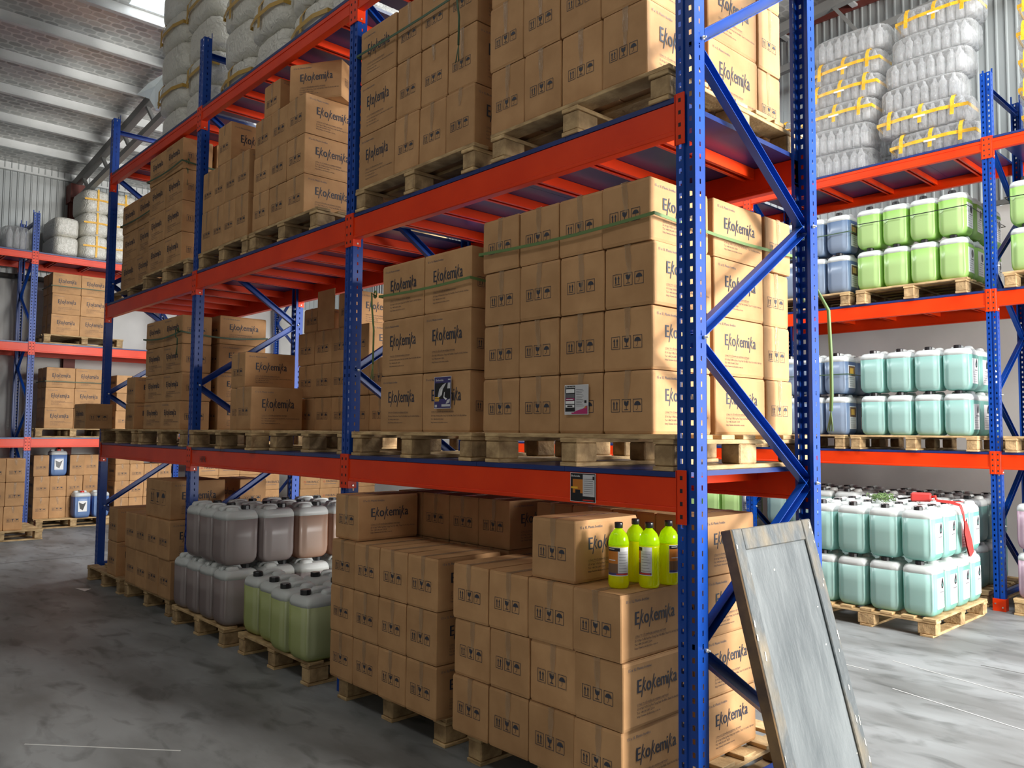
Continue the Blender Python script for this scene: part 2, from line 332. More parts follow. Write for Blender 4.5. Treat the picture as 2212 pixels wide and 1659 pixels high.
# ------------------------------------------------------------------ racks
BW = 2.512; PW = .09; PD = .07; PH = 5.05
Z1, Z2, Z3 = 1.412, 2.912, 4.354
def post_mesh(front=True):
    mb = MB(); sgn = 1 if front else -1; n = int(PH/.05)
    Y = lambda y: y*sgn
    xb = [(-.045, 0), (-.031, 0), (-.019, 0), (-.010, 0), (-.006, .008), (.006, .008), (.010, 0), (.019, 0), (.031, 0), (.045, 0)]
    zb = [0, .016, .036, .05]; vs = []; fs = []; k = len(xb)
    zs = [i*.05+z for i in range(n) for z in zb[:3]]+[n*.05]
    for z in zs: vs += [(x, Y(y), z) for x, y in xb]
    for r in range(len(zs)-1):
        for c in range(k-1):
            if r % 3 == 1 and c in (1, 7) and zs[r] > .12: continue
            a = r*k+c; fs.append((a, a+1, a+k+1, a+k) if front else (a+k, a+k+1, a+1, a))
    mb.add(vs, fs, 'blue')
    for s_ in (-1, 1):     # flanges with round holes
        yb = [0, .030, .038, PD]; vs = []; fs = []
        for z in zs: vs += [(s_*.045, Y(y), z) for y in yb]
        for r in range(len(zs)-1):
            for c in range(3):
                if r % 3 == 1 and c == 1 and zs[r] > .12: continue
                a = r*4+c; fs.append((a, a+1, a+5, a+4))
        mb.add(vs, fs, 'blue')
        x0, x1 = sorted((s_*.045, s_*.030)); y0, y1 = sorted((Y(PD), Y(PD-.002))); mb.box((x0, y0, 0), (x1, y1, PH), 'blue')
    return mb.mesh('upright_post')
PF, PR = post_mesh(True), post_mesh(False)
def conn_mesh():     # hook plate with four slots, origin at beam top end; spans x -.022..+.022
    mb = MB(); mb.box((-.0215, -.007, -.18), (.0215, -.001, .030), 'orange', .0015)
    for i in range(4): mb.box((-.007, -.0076, -.158+i*.05), (.005, -.0068, -.142+i*.05), 'dark')
    return mb.mesh('connector_plate')
CONN = conn_mesh()
def tab_mesh(s_):    # leg of the connector on the flank of the post
    mb = MB(); x0, x1 = sorted((s_*.0465, s_*.0495)); mb.box((x0, -.006, -.18), (x1, .052, .028), 'orange')
    x0, x1 = sorted((s_*.0495, s_*.056)); mb.box((x0, .02, -.168), (x1, .032, -.156), 'bolt', .002); return mb.mesh('connector_flank')
TABR, TABL = tab_mesh(1), tab_mesh(-1)
def beam_mesh(Lb, h):
    mb = MB(); mb.box((0, 0, -h+.018), (Lb, .045, 0), 'orange', .003); mb.box((0, -.004, -h), (Lb, .045, -h+.020), 'orange', .003)
    if h < .12: mb.box((0, -.004, -.03), (Lb, .0, -.004), 'orange')
    return mb.mesh('beam')
def brace_mesh(y0, z0, y1, z1):
    mb = MB(); a = Vector((0, y0, z0)); b = Vector((0, y1, z1))
    mb.bar(a+Vector((-.018, 0, 0)), b+Vector((-.018, 0, 0)), .003, .045, 'blue', (0, -(z1-z0), y1-y0) if abs(z1-z0) > 1e-3 else (0, 0, 1))
    d = (b-a).normalized(); nrm = Vector((0, -d.z, d.y))*.0225
    for s_ in (-1, 1): mb.bar(a+nrm*s_, b+nrm*s_, .036, .003, 'blue', tuple(nrm))
    return mb.mesh('diagonal_brace')
def bolt_mesh():
    mb = MB(); mb.tube([(.0, 0, 0), (.012, 0, 0)], .008, 'bolt', 8); mb.tube([(-.01, 0, 0), (.022, 0, 0)], .004, 'bolt', 6); return mb.mesh('bolt')
BOLT = bolt_mesh()
DEPTH = 1.0
BR = {}
for i in range(7):
    zf, zr = .76+1.2*(i//2), .16+1.2*((i+1)//2)
    BR[i] = brace_mesh(.045, zf, DEPTH-.045, zr)
BR['bot'] = brace_mesh(.05, .14, DEPTH-.05, .14); BR['top'] = brace_mesh(.05, 4.86, DEPTH-.05, 4.86)
def deck_mesh(Lb):
    mb = MB(); n = 4; w = Lb/n
    for i in range(n): mb.box((i*w+.002, .004, -.028), ((i+1)*w-.002, DEPTH-.004, .022), 'deck', 0) if False else mb.box((i*w+.001, -.002, .001), ((i+1)*w-.001, DEPTH+.002, .022), 'deck')
    return mb.mesh('deck_panel')
def rail_mesh():
    mb = MB(); y0, y1 = .047, DEPTH-.047
    mb.box((-.03, y0, -.004), (.03, y1, -.0005), 'orange'); mb.box((-.03, y0, -.05), (-.026, y1, -.004), 'orange'); mb.box((.026, y0, -.05), (.03, y1, -.004), 'orange'); mb.box((-.03, y0, -.053), (-.012, y1, -.05), 'orange'); mb.box((.012, y0, -.053), (.03, y1, -.05), 'orange')
    return mb.mesh('deck_support')
RAIL = rail_mesh()
def foot_mesh():
    mb = MB(); mb.box((-.053, -.012, 0), (.053, -.004, .11), 'orange'); mb.box((.0475, -.004, 0), (.053, .075, .11), 'orange'); mb.box((-.053, -.004, 0), (-.0475, .075, .11), 'orange')
    for x in (-.03, .03): mb.box((x-.006, -.018, .06 if x < 0 else .03), (x+.006, -.012, .072 if x < 0 else .042), 'bolt')
    return mb.mesh('foot_guard')
FOOT = foot_mesh()
def rack(name, loc, rz, W_, ks, label, guard=True, n_rail=5):
    """posts at local x = -k*W_; front row at local y = 0 facing -y"""
    e = empty(name, loc, rz, label, 'rack', 'pallet racks'); LB = W_-PW; bm = {'a': beam_mesh(LB, .135), 'c': beam_mesh(LB, .105)}; dm = deck_mesh(LB)
    for k in ks:
        x = -k*W_
        p = ob('upright_post', PF, e, (x, 0, 0)); q = ob('upright_post', PR, e, (x, DEPTH, 0))
        for i in list(range(7))+['bot', 'top']: ob('diagonal_brace' if i not in ('bot', 'top') else 'horizontal_brace', BR[i], e, (x, 0, 0))
        for i in range(4):
            ob('bolt', BOLT, p, (.045, .05, .76+1.2*i)); ob('bolt', BOLT, q, (.045, -.05, .16+1.2*i))
        if guard: ob('foot_guard', FOOT, p)
    for k in ks[:-1]:
        x0 = -(k+1)*W_+PW/2
        for z, bt in ((Z1, 'a'), (Z2, 'a'), (Z3, 'c')):
            for side in (0, 1):
                b = ob('beam', bm[bt], e, (x0, 0, z) if side == 0 else (x0+LB, DEPTH, z), 0 if side == 0 else PI)
                ob('connector_plate', CONN, b, (-.0235, 0, 0)); ob('connector_plate', CONN, b, (LB+.0235, 0, 0))
                ob('connector_flank', TABR, b, (-PW/2, 0, 0)); ob('connector_flank', TABL, b, (LB+PW/2, 0, 0))
            d = ob('deck_panel', dm, e, (x0, 0, z))
            for i in range(n_rail): ob('deck_support', RAIL, d, (LB*(i+.62)/(n_rail+.24), 0, 0))
    return e
rack('pallet_rack', (-.045, 0, 0), 0, BW, [0, 1, 2, 3], 'nearest blue and orange pallet rack filled with cardboard boxes', guard=False, n_rail=6)
rack('pallet_rack', (-.61, 5.63, 0), 0, BW, [-1, 0, 1, 2, 3], 'pallet rack along the back wall holding teal and lime cans')
rack('pallet_rack', (-12.55, 4.91, 0), PI/2, 2.29, [0, 1, 2, 3], 'far left pallet rack against the left wall', n_rail=4)

# ------------------------------------------------------------------ wooden pallets
PM = {}
def pallet_parts(lx, ly):
    key = (round(lx, 2), round(ly, 2))
    if key in PM: return PM[key]
    d = {}
    for v in range(2):
        mb = MB(); mb.box((-lx/2, -.05, 0), (lx/2, .05, .019), 'wood', .002); d['top', v] = mb.mesh('deck_board')
    mb = MB(); mb.box((-.05, -ly/2, 0), (.05, ly/2, .019), 'wood', .002); d['str'] = mb.mesh('stringer_board')
    mb = MB(); mb.box((-.05, -ly/2, 0), (.05, ly/2, .018), 'wood', .002); d['bot'] = mb.mesh('bottom_board')
    mb = MB(); mb.box((-.048, -.07, 0), (.048, .07, .088), 'woodend', .006); d['blk'] = mb.mesh('block')
    PM[key] = d; return d
def pallet(x0, x1, y0, y1, z, label, swap=False, rz=0, nb=7):
    """box x0..x1, y0..y1; top boards run along x (or along y when swap)"""
    lx, ly = x1-x0, y1-y0
    if swap: lx, ly = ly, lx
    e = empty('wooden_pallet', ((x0+x1)/2, (y0+y1)/2, z), rz+(PI/2 if swap else 0), label, 'pallet', 'wooden pallets'); d = pallet_parts(lx, ly)
    for i in range(nb):
        y = -ly/2+.052+(ly-.104)*i/(nb-1)+random.uniform(-.006, .006)*(0 < i < nb-1); o = ob('deck_board', d['top', i % 2], e, (random.uniform(-.004, .004), y, .1265), random.uniform(-.004, .004))
    for i in (-1, 0, 1):
        x = i*(lx/2-.055); ob('stringer_board', d['str'], e, (x, 0, .107))
        if not swap: ob('bottom_board', d['bot'], e, (x, 0, 0))
        for j in (-1, 0, 1): ob('block', d['blk'], e, (x+random.uniform(-.004, .004), j*(ly/2-.075), .0185))
    if swap:
        mb = PM.setdefault(('b', round(lx, 2)), None) or MB()
        if isinstance(mb, MB): mb.box((-lx/2, -.05, 0), (lx/2, .05, .018), 'wood', .002); mb = mb.mesh('bottom_board'); PM['b', round(lx, 2)] = mb
        for j in (-1, 0, 1): ob('bottom_board', mb, e, (0, j*(ly/2-.075), 0))
    return e

# ------------------------------------------------------------------ printing
TXC = {}
def text_polys(txt, size, space=1.0):
    if txt not in TXC: TXC[txt] = text_polys_raw(txt, 1.0)
    vs, fs = TXC[txt]; return [(a*size, b*size) for a, b in vs], fs
def text_polys_raw(txt, size, space=1.0):
    cu = bpy.data.curves.new('t', 'FONT'); cu.body = txt; cu.size = size; cu.resolution_u = 3 if len(txt) < 3 else 1; cu.space_character = space
    o = bpy.data.objects.new('t', cu); C.objects.link(o); dg = bpy.context.evaluated_depsgraph_get(); me = bpy.data.meshes.new_from_object(o.evaluated_get(dg))
    vs = [(v.co.x, v.co.y) for v in me.vertices]; fs = [tuple(p.vertices) for p in me.polygons]
    C.objects.unlink(o); bpy.data.objects.remove(o); bpy.data.curves.remove(cu); bpy.data.meshes.remove(me); return vs, fs
class Ink:
    def __init__(s): s.items = []
    def poly(s, pts, mname='ink'): s.items.append((list(pts), [tuple(range(len(pts)))], mname))
    def rect(s, x0, y0, x1, y1, mname='ink'): s.poly([(x0, y0), (x1, y0), (x1, y1), (x0, y1)], mname)
    def text(s, txt, x, y, size, mname='ink', bold=0, sx=1):
        vs, fs = text_polys(txt, size)
        for dx in ((0,) if not bold else (-bold, 0, bold)): s.items.append(([(x+vx*sx+dx, y+vy) for vx, vy in vs], fs, mname))
        return x+max([v[0] for v in vs] or [0])*sx
    def frame(s, x0, y0, x1, y1, t, mname='ink'):
        s.rect(x0, y0, x1, y0+t, mname); s.rect(x0, y1-t, x1, y1, mname); s.rect(x0, y0+t, x0+t, y1-t, mname); s.rect(x1-t, y0+t, x1, y1-t, mname)
    def put(s, mb, fn):
        for k, (pts, fs, mn) in enumerate(s.items): mb.add([fn(x, y, k*1.5e-6) for x, y in pts], fs, mn)
def logo(ink, x, y, h, width):
    """E/ko/kemi/ka wordmark: k stems are long slanted strokes dropping below the line"""
    a = []; cx = 0; sc = h
    def gl(t, size=1.0, bold=.018):
        nonlocal cx
        vs, fs = text_polys(t, size); w = max(v[0] for v in vs)
        for dx in (-bold, 0, bold): a.append(([(cx+vx+dx, vy) for vx, vy in vs], fs))
        cx += w+.03
    def kk():
        nonlocal cx
        t = .10; a.append(([(cx-.10, -.28), (cx-.10+t, -.28), (cx+.20+t, .80), (cx+.20, .80)], [(0, 1, 2, 3)]))
        a.append(([(cx+.13, .27), (cx+.34, .58), (cx+.46, .58), (cx+.235, .27), (cx+.48, 0), (cx+.35, 0)], [(0, 3, 2, 1), (0, 5, 4, 3)])); cx += .50
    gl('E', 1.05, .045); cx += .06; kk(); gl('o', 1.1, .034); cx += .07; kk(); gl('e', 1.1, .024); gl('m', 1.1, .024); gl('i', 1.1, .024); cx += .05; kk(); gl('a', 1.1, .024)
    f = width/cx; g = h
    for vs, fs in a: ink.items.append(([(x+vx*f, y+vy*g) for vx, vy in vs], fs, 'ink'))
def print_long(w, h, txt='15 x 1L Plastic bottles'):
    k = Ink(); k.text(txt, w*.07, h*.865, .0165*w/.42, 'inkgrey', .0002); logo(k, w*.20, h*.52, .072*h/.265, w*.63)
    s_ = .0122*w/.42; x = w*.20
    e = k.text('C\u00d4NG TY C\u1ed4 PH\u1ea6N EKOKEMIKA VIETNAM', x, h*.330, s_*.86, 'ink'); k.rect(x, h*.318, e, h*.318+.0007)
    k.text('S\u1ed1 14, Ng\u00f5 76 \u0110\u01b0\u1eddng Phan Tr\u1ecdng Tu\u1ec7, V\u0103n \u0110i\u1ec3n, Thanh Tr\u00ec, H\u00e0 N\u1ed9i, Vi\u1ec7t Nam', x, h*.262, s_, 'ink', sx=.78); k.text('Tel: +84.24.6681 2324', x, h*.205, s_, 'ink'); k.text('http://www.ekokemika.com.vn', x, h*.150, s_, 'ink')
    return k
def print_short(w, h):
    k = Ink(); s_ = .048*w/.265; g = .0115*w/.265; x = w/2-(3*s_+2*g)/2-.004; y = h*.345; t = .0021; H = s_*1.15
    for i in range(3):
        X = x+i*(s_+g); k.frame(X, y, X+s_, y+H, t)
        if i == 0:
            k.rect(X+s_*.2, y+H*.16, X+s_*.8, y+H*.21)
            for ax in (.33, .67): k.rect(X+s_*(ax-.05), y+H*.26, X+s_*(ax+.05), y+H*.70); k.poly([(X+s_*(ax-.12), y+H*.62), (X+s_*(ax+.12), y+H*.62), (X+s_*ax, y+H*.86)])
        elif i == 1:
            k.poly([(X+s_*.22, y+H*.86), (X+s_*.28, y+H*.56), (X+s_*.44, y+H*.46), (X+s_*.56, y+H*.46), (X+s_*.72, y+H*.56), (X+s_*.78, y+H*.86), (X+s_*.6, y+H*.86), (X+s_*.55, y+H*.70), (X+s_*.5, y+H*.86)])
            k.rect(X+s_*.47, y+H*.2, X+s_*.53, y+H*.46); k.rect(X+s_*.28, y+H*.15, X+s_*.72, y+H*.21)
        else:
            k.poly([(X+s_*(.5+.36*math.cos(a)), y+H*(.52+.32*math.sin(a))) for a in [PI*j/8 for j in range(9)]])
            k.rect(X+s_*.48, y+H*.24, X+s_*.52, y+H*.56); k.poly([(X+s_*.52, y+H*.24), (X+s_*.38, y+H*.16), (X+s_*.33, y+H*.22), (X+s_*.37, y+H*.24), (X+s_*.41, y+H*.21)])
    return k

# ------------------------------------------------------------------ cardboard boxes
BX = {}
def box_meshes(l, w, h, kind='eko'):
    key = (round(l, 3), round(w, 3), round(h, 3), kind)
    if key in BX: return BX[key]
    out = []
    if kind == 'eko':
        inks = [print_long(l, h), print_long(l, h, '17 x 1L Plastic bottles')]; ps = print_short(w, h)
    else:
        k = Ink(); k.text('FIREBALL', l*.30, h*.42, .062*h/.3, 'ink', .0008, 1.15); k.frame(l*.17, h*.43, l*.25, h*.43+l*.07, .006, 'inkred'); k.rect(l*.2, h*.29, l*.84, h*.315, 'inkgrey'); k.text('(R)', l*.88, h*.55, .02, 'ink'); inks = [k, k]
        ps = Ink()
        for i in range(5): ps.rect(w*.35, h*(.25+.1*i), w*(.6+.03*(i % 2)), h*(.25+.1*i)+.008, 'inkgrey')
    for v in range(3):
        rnd = random.Random(v*7+int(l*1000)); mb = MB(); b = .004
        # body: bulging loft of five rings
        n = 5; rings = []
        for i, t in enumerate((0, .012/h, .5, 1-.012/h, 1)):
            ins = .003 if i in (0, 4) else 0; bul = rnd.uniform(0, .0025) if i == 2 else 0
            hx, hy = l/2-ins, w/2-ins; r = []
            for sx, sy in ((-1, -1), (1, -1), (1, 1), (-1, 1)):
                jx, jy = rnd.uniform(-.002, .0), rnd.uniform(-.002, .0)
                cx, cy = sx*(hx+jx), sy*(hy+jy)
                r += [(cx, cy-sy*b), (cx-sx*b, cy)] if sx*sy > 0 else [(cx-sx*b, cy), (cx, cy-sy*b)]
            r = [r[1], r[0]] + r[2:] if False else r
            rings.append([(x, y, t*h) for x, y in r])
        # keep ring order consistent (ccw)
        rings = [sorted(r, key=lambda p: math.atan2(p[1]/w, p[0]/l)) for r in rings]
        mb.loft(rings, 'card', smooth=False)
        # top flaps with a slit
        for s_ in (-1, 1):
            y0, y1 = (-w/2+.004, -.0012) if s_ < 0 else (.0012, w/2-.004)
            c = rnd.uniform(0, .0015)
            mb.add([(-l/2+.004, y0, h+.0005), (l/2-.004, y0, h+.0005), (l/2-.004, y1, h+.0005+c), (-l/2+.004, y1, h+.0005+c)], [(0, 1, 2, 3)], 'card')
        mb.add([(-l/2+.006, -.0012, h+.0008), (l/2-.006, -.0012, h+.0008), (l/2-.006, .0012, h+.0008), (-l/2+.006, .0012, h+.0008)], [(0, 1, 2, 3)], 'card_in')
        e = .0006+.0
        ik = inks[1 if v == 2 else 0]
        ik.put(mb, lambda x, y, d: (-l/2+x, -w/2-e-d, y)); ik.put(mb, lambda x, y, d: (l/2-x, w/2+e+d, y))
        ps.put(mb, lambda x, y, d: (l/2+e+d, -w/2+x, y)); ps.put(mb, lambda x, y, d: (-l/2-e-d, w/2-x, y))
        me = mb.mesh('cardboard_box')
        tp = MB(); tw = .017; dn = h*rnd.choice((.28, .5, .62, .35)); off = rnd.uniform(-.01, .01); o2 = rnd.uniform(-.008, .008)
        tp.box((-l/2-.0015, -tw+off, h+.002), (l/2+.0015, tw+off, h+.0026), 'tape')
        for s_ in (-1, 1):
            X = s_*(l/2+.0016); vs = []; nseg = 5
            for i in range(nseg+1):
                t = i/nseg; z = h+.002-t*dn; sh = off+(o2-off)*t; ww = tw*(1-.15*(i % 2))*(1 if t < .8 else .6); vs += [(X, sh-ww, z), (X, sh+ww, z)]
            tp.add(vs, [(2*i, 2*i+1, 2*i+3, 2*i+2) for i in range(nseg)], 'tape')
        out.append((me, tp.mesh('packing_tape')))
    BX[key] = out; return out
ORD = ['first', 'second', 'third', 'fourth', 'fifth', 'sixth', 'seventh', 'eighth', 'ninth']
LAY = ['bottom', 'second', 'third', 'top', 'fifth']
def lay_word(i, n): return 'top' if i == n-1 else ('bottom' if i == 0 else ORD[i])
def one_box(x0, x1, y0, y1, z, h, along, label, group, kind='eko', tape=True, rz=0, var=None):
    """axis-aligned carton in x0..x1, y0..y1; along = 'x' or 'y' for its long printed side"""
    g = .0035
    if along == 'x': l, w = x1-x0-g, y1-y0-g; r = 0
    else: l, w = y1-y0-g, x1-x0-g; r = PI/2
    ms = box_meshes(l, w, h-.0045, kind); me, tp = ms[var if var is not None else random.choice((0, 0, 1, 1, 2))]
    flip = random.choice((0, PI))
    o = ob('cardboard_box', me, None, ((x0+x1)/2, (y0+y1)/2, z), r+flip+rz); tag(o, label, 'box', group)
    if tape: ob('packing_tape', tp, o)
    return o
def stack(desc, group, xs, y0, dep, z0, rows, h, along, bank='', tape=True, kind='eko', skip=(), jit=.010, side=True, axis='x', zj=True):
    """columns with edges xs along x (axis='x') starting at y0; heights rows*h"""
    n = len(xs)-1
    for r in range(rows):
        dy = random.uniform(-jit, jit)*.5; dx = random.uniform(-.9, .9)*jit
        for c in range(n):
            if (c, r) in skip: continue
            yy = y0+dy+random.uniform(-jit, jit)*.35
            a, b = xs[c]+dx, xs[c+1]+dx
            colw = ORD[c] if axis == 'x' else ORD[c]
            cl = ('sole column' if n == 1 else colw+' from left'); rw = lay_word(r, rows) if rows > 1 else 'single'
            lab = '%s-layer carton, %s, %s%s' % (rw, cl, bank, desc)
            if axis == 'x': one_box(a, b, yy, yy+dep, z0+r*h, h, along, lab, group, kind, tape, random.uniform(-.004, .004))
            else: one_box(y0-dep+dy, y0+dy, a, b, z0+r*h, h, along, lab, group, kind, tape, random.uniform(-.004, .004))
D1, D2, D3 = Z1+.0225, Z2+.0225, Z3+.0225
PT = .1465
T1, T2 = D1+PT, D2+PT

# --- near rack, middle shelf (level 1)
pallet(-1.245, -.105, .0, 1.12, D1, 'pallet of the middle shelf right behind the nearest post')
g = 'cartons on the middle shelf by the nearest post'
stack('middle shelf near post', g, [-1.28, -1.015, -.75, -.485, -.22], .012, .425, T1, 4, .267, 'y', 'front bank ')
stack('middle shelf near post', g, [-1.27, -1.005, -.74, -.475, -.21], .455, .425, T1, 4, .267, 'y', 'middle bank ')
stack('middle shelf near post', g, [-1.07, -.645, -.22], .895, .25, T1, 4, .267, 'x', 'rear bank ')
pallet(-2.495, -1.345, .0, 1.10, D1, 'pallet of the middle shelf, left of the nearest one')
g = 'large-logo cartons on the middle shelf'
stack('middle shelf, second pallet', g, [-2.195, -1.785, -1.375], .012, .26, T1, 3, .325, 'x', 'front bank ')
stack('middle shelf, second pallet', g, [-2.195, -1.785, -1.375], .29, .26, T1, 3, .325, 'x', 'middle bank ')
# --- middle bay
pallet(-3.72, -2.66, .06, 1.12, D1, 'middle shelf pallet behind the second post')
pallet(-5.0, -3.80, -.04, 1.06, D1, 'middle shelf pallet under the lone big-logo carton')
g = 'cartons stacked deep on the middle bay shelf'
stack('middle bay, middle shelf', g, [-4.19, -3.925, -3.66, -3.395, -3.13, -2.865], .52, .43, T1, 3, .262, 'y', 'rear bank ', skip=((4, 2),))
one_box(-4.235, -3.97, .03, .46, T1, .335, 'y', 'lone big-logo carton on the front edge of the middle bay shelf', g)
one_box(-4.51, -4.245, .10, .53, T1, .335, 'y', 'lower carton half hidden behind the lone big-logo carton', g)
one_box(-4.51, -4.245, .10, .53, T1+.335, .285, 'y', 'half sunlit carton on top, just behind the lone big-logo carton', g)
one_box(-3.62, -3.36, .55, .97, T1+.786, .27, 'y', 'brightly lit carton on top of the middle bay stack, beside second post', g)
one_box(-4.16, -3.90, .55, .95, T1+.786, .20, 'y', 'low shaded carton on top of the middle bay stack, left end', g)
# open flap standing up
m = MB(); m.box((-3.90, .53, T1+.788), (-3.64, .534, T1+1.10), 'card'); m.box((-3.90, .53, T1+.788), (-3.896, .80, T1+.95), 'card')
tag(ob('cardboard_sheet', m), 'loose upright cardboard flap standing on the middle bay stack', 'cardboard')
# --- far bay middle shelf
pallet(-6.36, -5.20, -.01, 1.08, D1, 'far bay middle shelf pallet, right one')
pallet(-7.52, -6.42, -.02, 1.06, D1, 'far bay middle shelf pallet, left one')
g = 'cartons on the far bay middle shelf'
stack('far bay middle shelf', g, [-6.29, -5.825, -5.36], .012, .27, T1, 4, .255, 'x', 'front bank ', tape=False)
stack('far bay middle shelf', g, [-6.16, -5.89, -5.62, -5.35], .34, .45, T1, 4, .262, 'y', 'rear bank ', tape=False)
one_box(-7.56, -7.14, -.275, -.012, D1+.146, .26, 'x', 'carton jutting past the end post, far bay middle shelf', g, tape=False)
one_box(-6.86, -6.60, .02, .44, T1, .262, 'y', 'lower logo carton between end post and strapped stack, middle shelf', g, tape=False)
one_box(-6.88, -6.62, .03, .45, T1+.262, .262, 'y', 'upper logo carton between end post and strapped stack, middle shelf', g, tape=False)
one_box(-7.25, -6.99, .14, .56, T1, .262, 'y', 'shaded carton directly behind the end post, middle shelf', g, tape=False)

# --- upper shelf (level 2)
pallet(-1.215, -.115, -.01, 1.10, D2, 'overhanging pallet of the upper shelf by the nearest post')
g = 'cartons on the upper shelf by the nearest post'
stack('upper shelf near post', g, [-1.24, -.99, -.74, -.49, -.24], .012, .43, T2, 3, .335, 'y', 'front bank ')
stack('upper shelf near post', g, [-1.24, -.99, -.74, -.49, -.24], .465, .43, T2, 3, .335, 'y', 'middle bank ')
stack('upper shelf near post', g, [-1.12, -.69, -.26], .92, .22, T2, 3, .335, 'x', 'rear bank ')
pallet(-2.49, -1.34, -.01, 1.10, D2, 'upper shelf pallet between second post and nearest load')
g = 'cartons on the upper shelf beside the second post'
stack('upper shelf beside second post', g, [-2.488, -2.10], .012, .25, T2, 3, .335, 'x', 'front bank ', jit=.002)
stack('upper shelf beside second post', g, [-2.09, -1.85, -1.605, -1.36], .012, .42, T2, 3, .335, 'y', 'front bank right of logo column ')
stack('upper shelf beside second post', g, [-2.33, -2.09, -1.85, -1.605, -1.36], .46, .42, T2, 3, .335, 'y', 'rear bank ', tape=False)
pallet(-4.03, -2.98, .0, 1.10, D2, 'middle bay upper shelf pallet, right one')
g = 'cartons on the middle bay upper shelf'
stack('middle bay upper shelf, right load', g, [-3.985, -3.72, -3.455, -3.19], .012, .43, T2, 3, .285, 'y', 'front bank ')
stack('middle bay upper shelf, right load', g, [-3.985, -3.72, -3.455, -3.19], .46, .43, T2, 3, .285, 'y', 'rear bank ')
one_box(-3.93, -3.67, .05, .47, T2+.855, .27, 'y', 'single narrow carton on top of the middle bay right load', g)
one_box(-3.54, -3.12, .10, .36, T2+.855, .27, 'x', 'turned logo carton on top of the middle bay right load', g, rz=.55)
pallet(-5.02, -4.06, .0, 1.10, D2, 'middle bay upper shelf pallet, left one')
stack('middle bay upper shelf, left load', g, [-5.002, -4.775, -4.55, -4.32, -4.09], .012, .43, T2, 2, .345, 'y', 'front bank ')
stack('middle bay upper shelf, left load', g, [-5.002, -4.775, -4.55, -4.32, -4.09], .46, .43, T2, 2, .345, 'y', 'rear bank ', tape=False)
one_box(-4.74, -4.48, .03, .45, T2+.69, .335, 'y', 'single carton on top of the middle bay left load', g)
pallet(-6.39, -5.22, -.01, 1.10, D2, 'far bay upper shelf pallet, right one')
pallet(-7.82, -6.5, .10, 1.10, D2, 'far bay upper shelf pallet jutting past the end post')
g = 'cartons on the far bay upper shelf'
stack('far bay upper shelf, right load', g, [-6.33, -5.895, -5.46], .012, .28, T2, 4, .288, 'x', 'front bank ', tape=False)
stack('far bay upper shelf, right load', g, [-6.33, -5.895, -5.46], .31, .28, T2, 4, .288, 'x', 'rear bank ', tape=False)
stack('far bay upper shelf, left load', g, [-7.50, -7.02, -6.54], .12, .30, T2, 3, .31, 'x', 'front bank ', tape=False)
stack('far bay upper shelf, left load', g, [-7.50, -7.02, -6.54], .44, .30, T2, 3, .31, 'x', 'rear bank ', tape=False)

# --- ground level, near rack
pallet(-1.275, -.20, -.07, 1.12, 0, 'floor pallet nearest the camera')
g = 'cartons on the floor pallet by the nearest post'
stack('floor load near post', g, [-1.335, -1.072, -.808, -.530], -.115, .43, PT, 3, .267, 'y', 'front bank ')
stack('floor load near post', g, [-.527, -.265], -.115, .43, PT, 3, .267, 'y', 'end of front bank ')
one_box(-.805, -.54, -.10, .325, PT+.801, .267, 'y', 'carton standing on top beside the four neon bottles', g)
stack('floor load near post', g, [-1.33, -1.065, -.80, -.535, -.27], .45, .43, PT, 4, .267, 'y', 'rear bank ')
pallet(-2.498, -1.45, -.06, 1.10, 0, 'floor pallet left of the nearest one')
g = 'cartons on the second floor pallet'
stack('second floor pallet', g, [-2.486, -2.234, -1.976, -1.713, -1.45], -.125, .43, PT, 3, .267, 'y', 'front bank ', jit=.004)
one_box(-2.495, -2.235, -.10, .325, PT+.801, .262, 'y', 'logo carton alone on top at the left end, second floor pallet', g)
stack('second floor pallet', g, [-2.49, -2.225, -1.96, -1.695, -1.43], .345, .43, PT, 4, .267, 'y', 'rear bank ')
# far bay floor
pallet(-6.38, -5.20, -.08, 1.05, 0, 'far bay floor pallet under the dark carton stack')
pallet(-7.50, -6.45, -.10, 1.02, 0, 'empty-ended floor pallet around the end post of near rack') if False else pallet(-7.52, -6.45, -.10, 1.02, 0, 'floor pallet beside the end post, partly empty')
g = 'cartons on the far bay floor pallets'
stack('far bay floor', g, [-6.32, -6.03, -5.74, -5.45, -5.17], -.10, .43, PT, 2, .33, 'y', 'front bank ', tape=False)
stack('far bay floor', g, [-6.30, -6.01, -5.72, -5.43, -5.15], .35, .43, PT, 2, .33, 'y', 'rear bank ', tape=False)
one_box(-5.86, -5.25, -.08, .40, PT+.66, .335, 'y', 'big dark carton on top of the far bay floor stack', g, tape=False)
one_box(-5.90, -5.40, .60, .86, PT+.66, .32, 'x', 'sunlit carton with handling icons behind the big dark carton', g)
stack('by end post on floor', g, [-6.90, -6.62], -.08, .42, PT, 2, .33, 'y', '', tape=False)
stack('by end post on floor', g, [-6.90, -6.62], .40, .42, PT, 2, .33, 'y', 'rear ', tape=False)

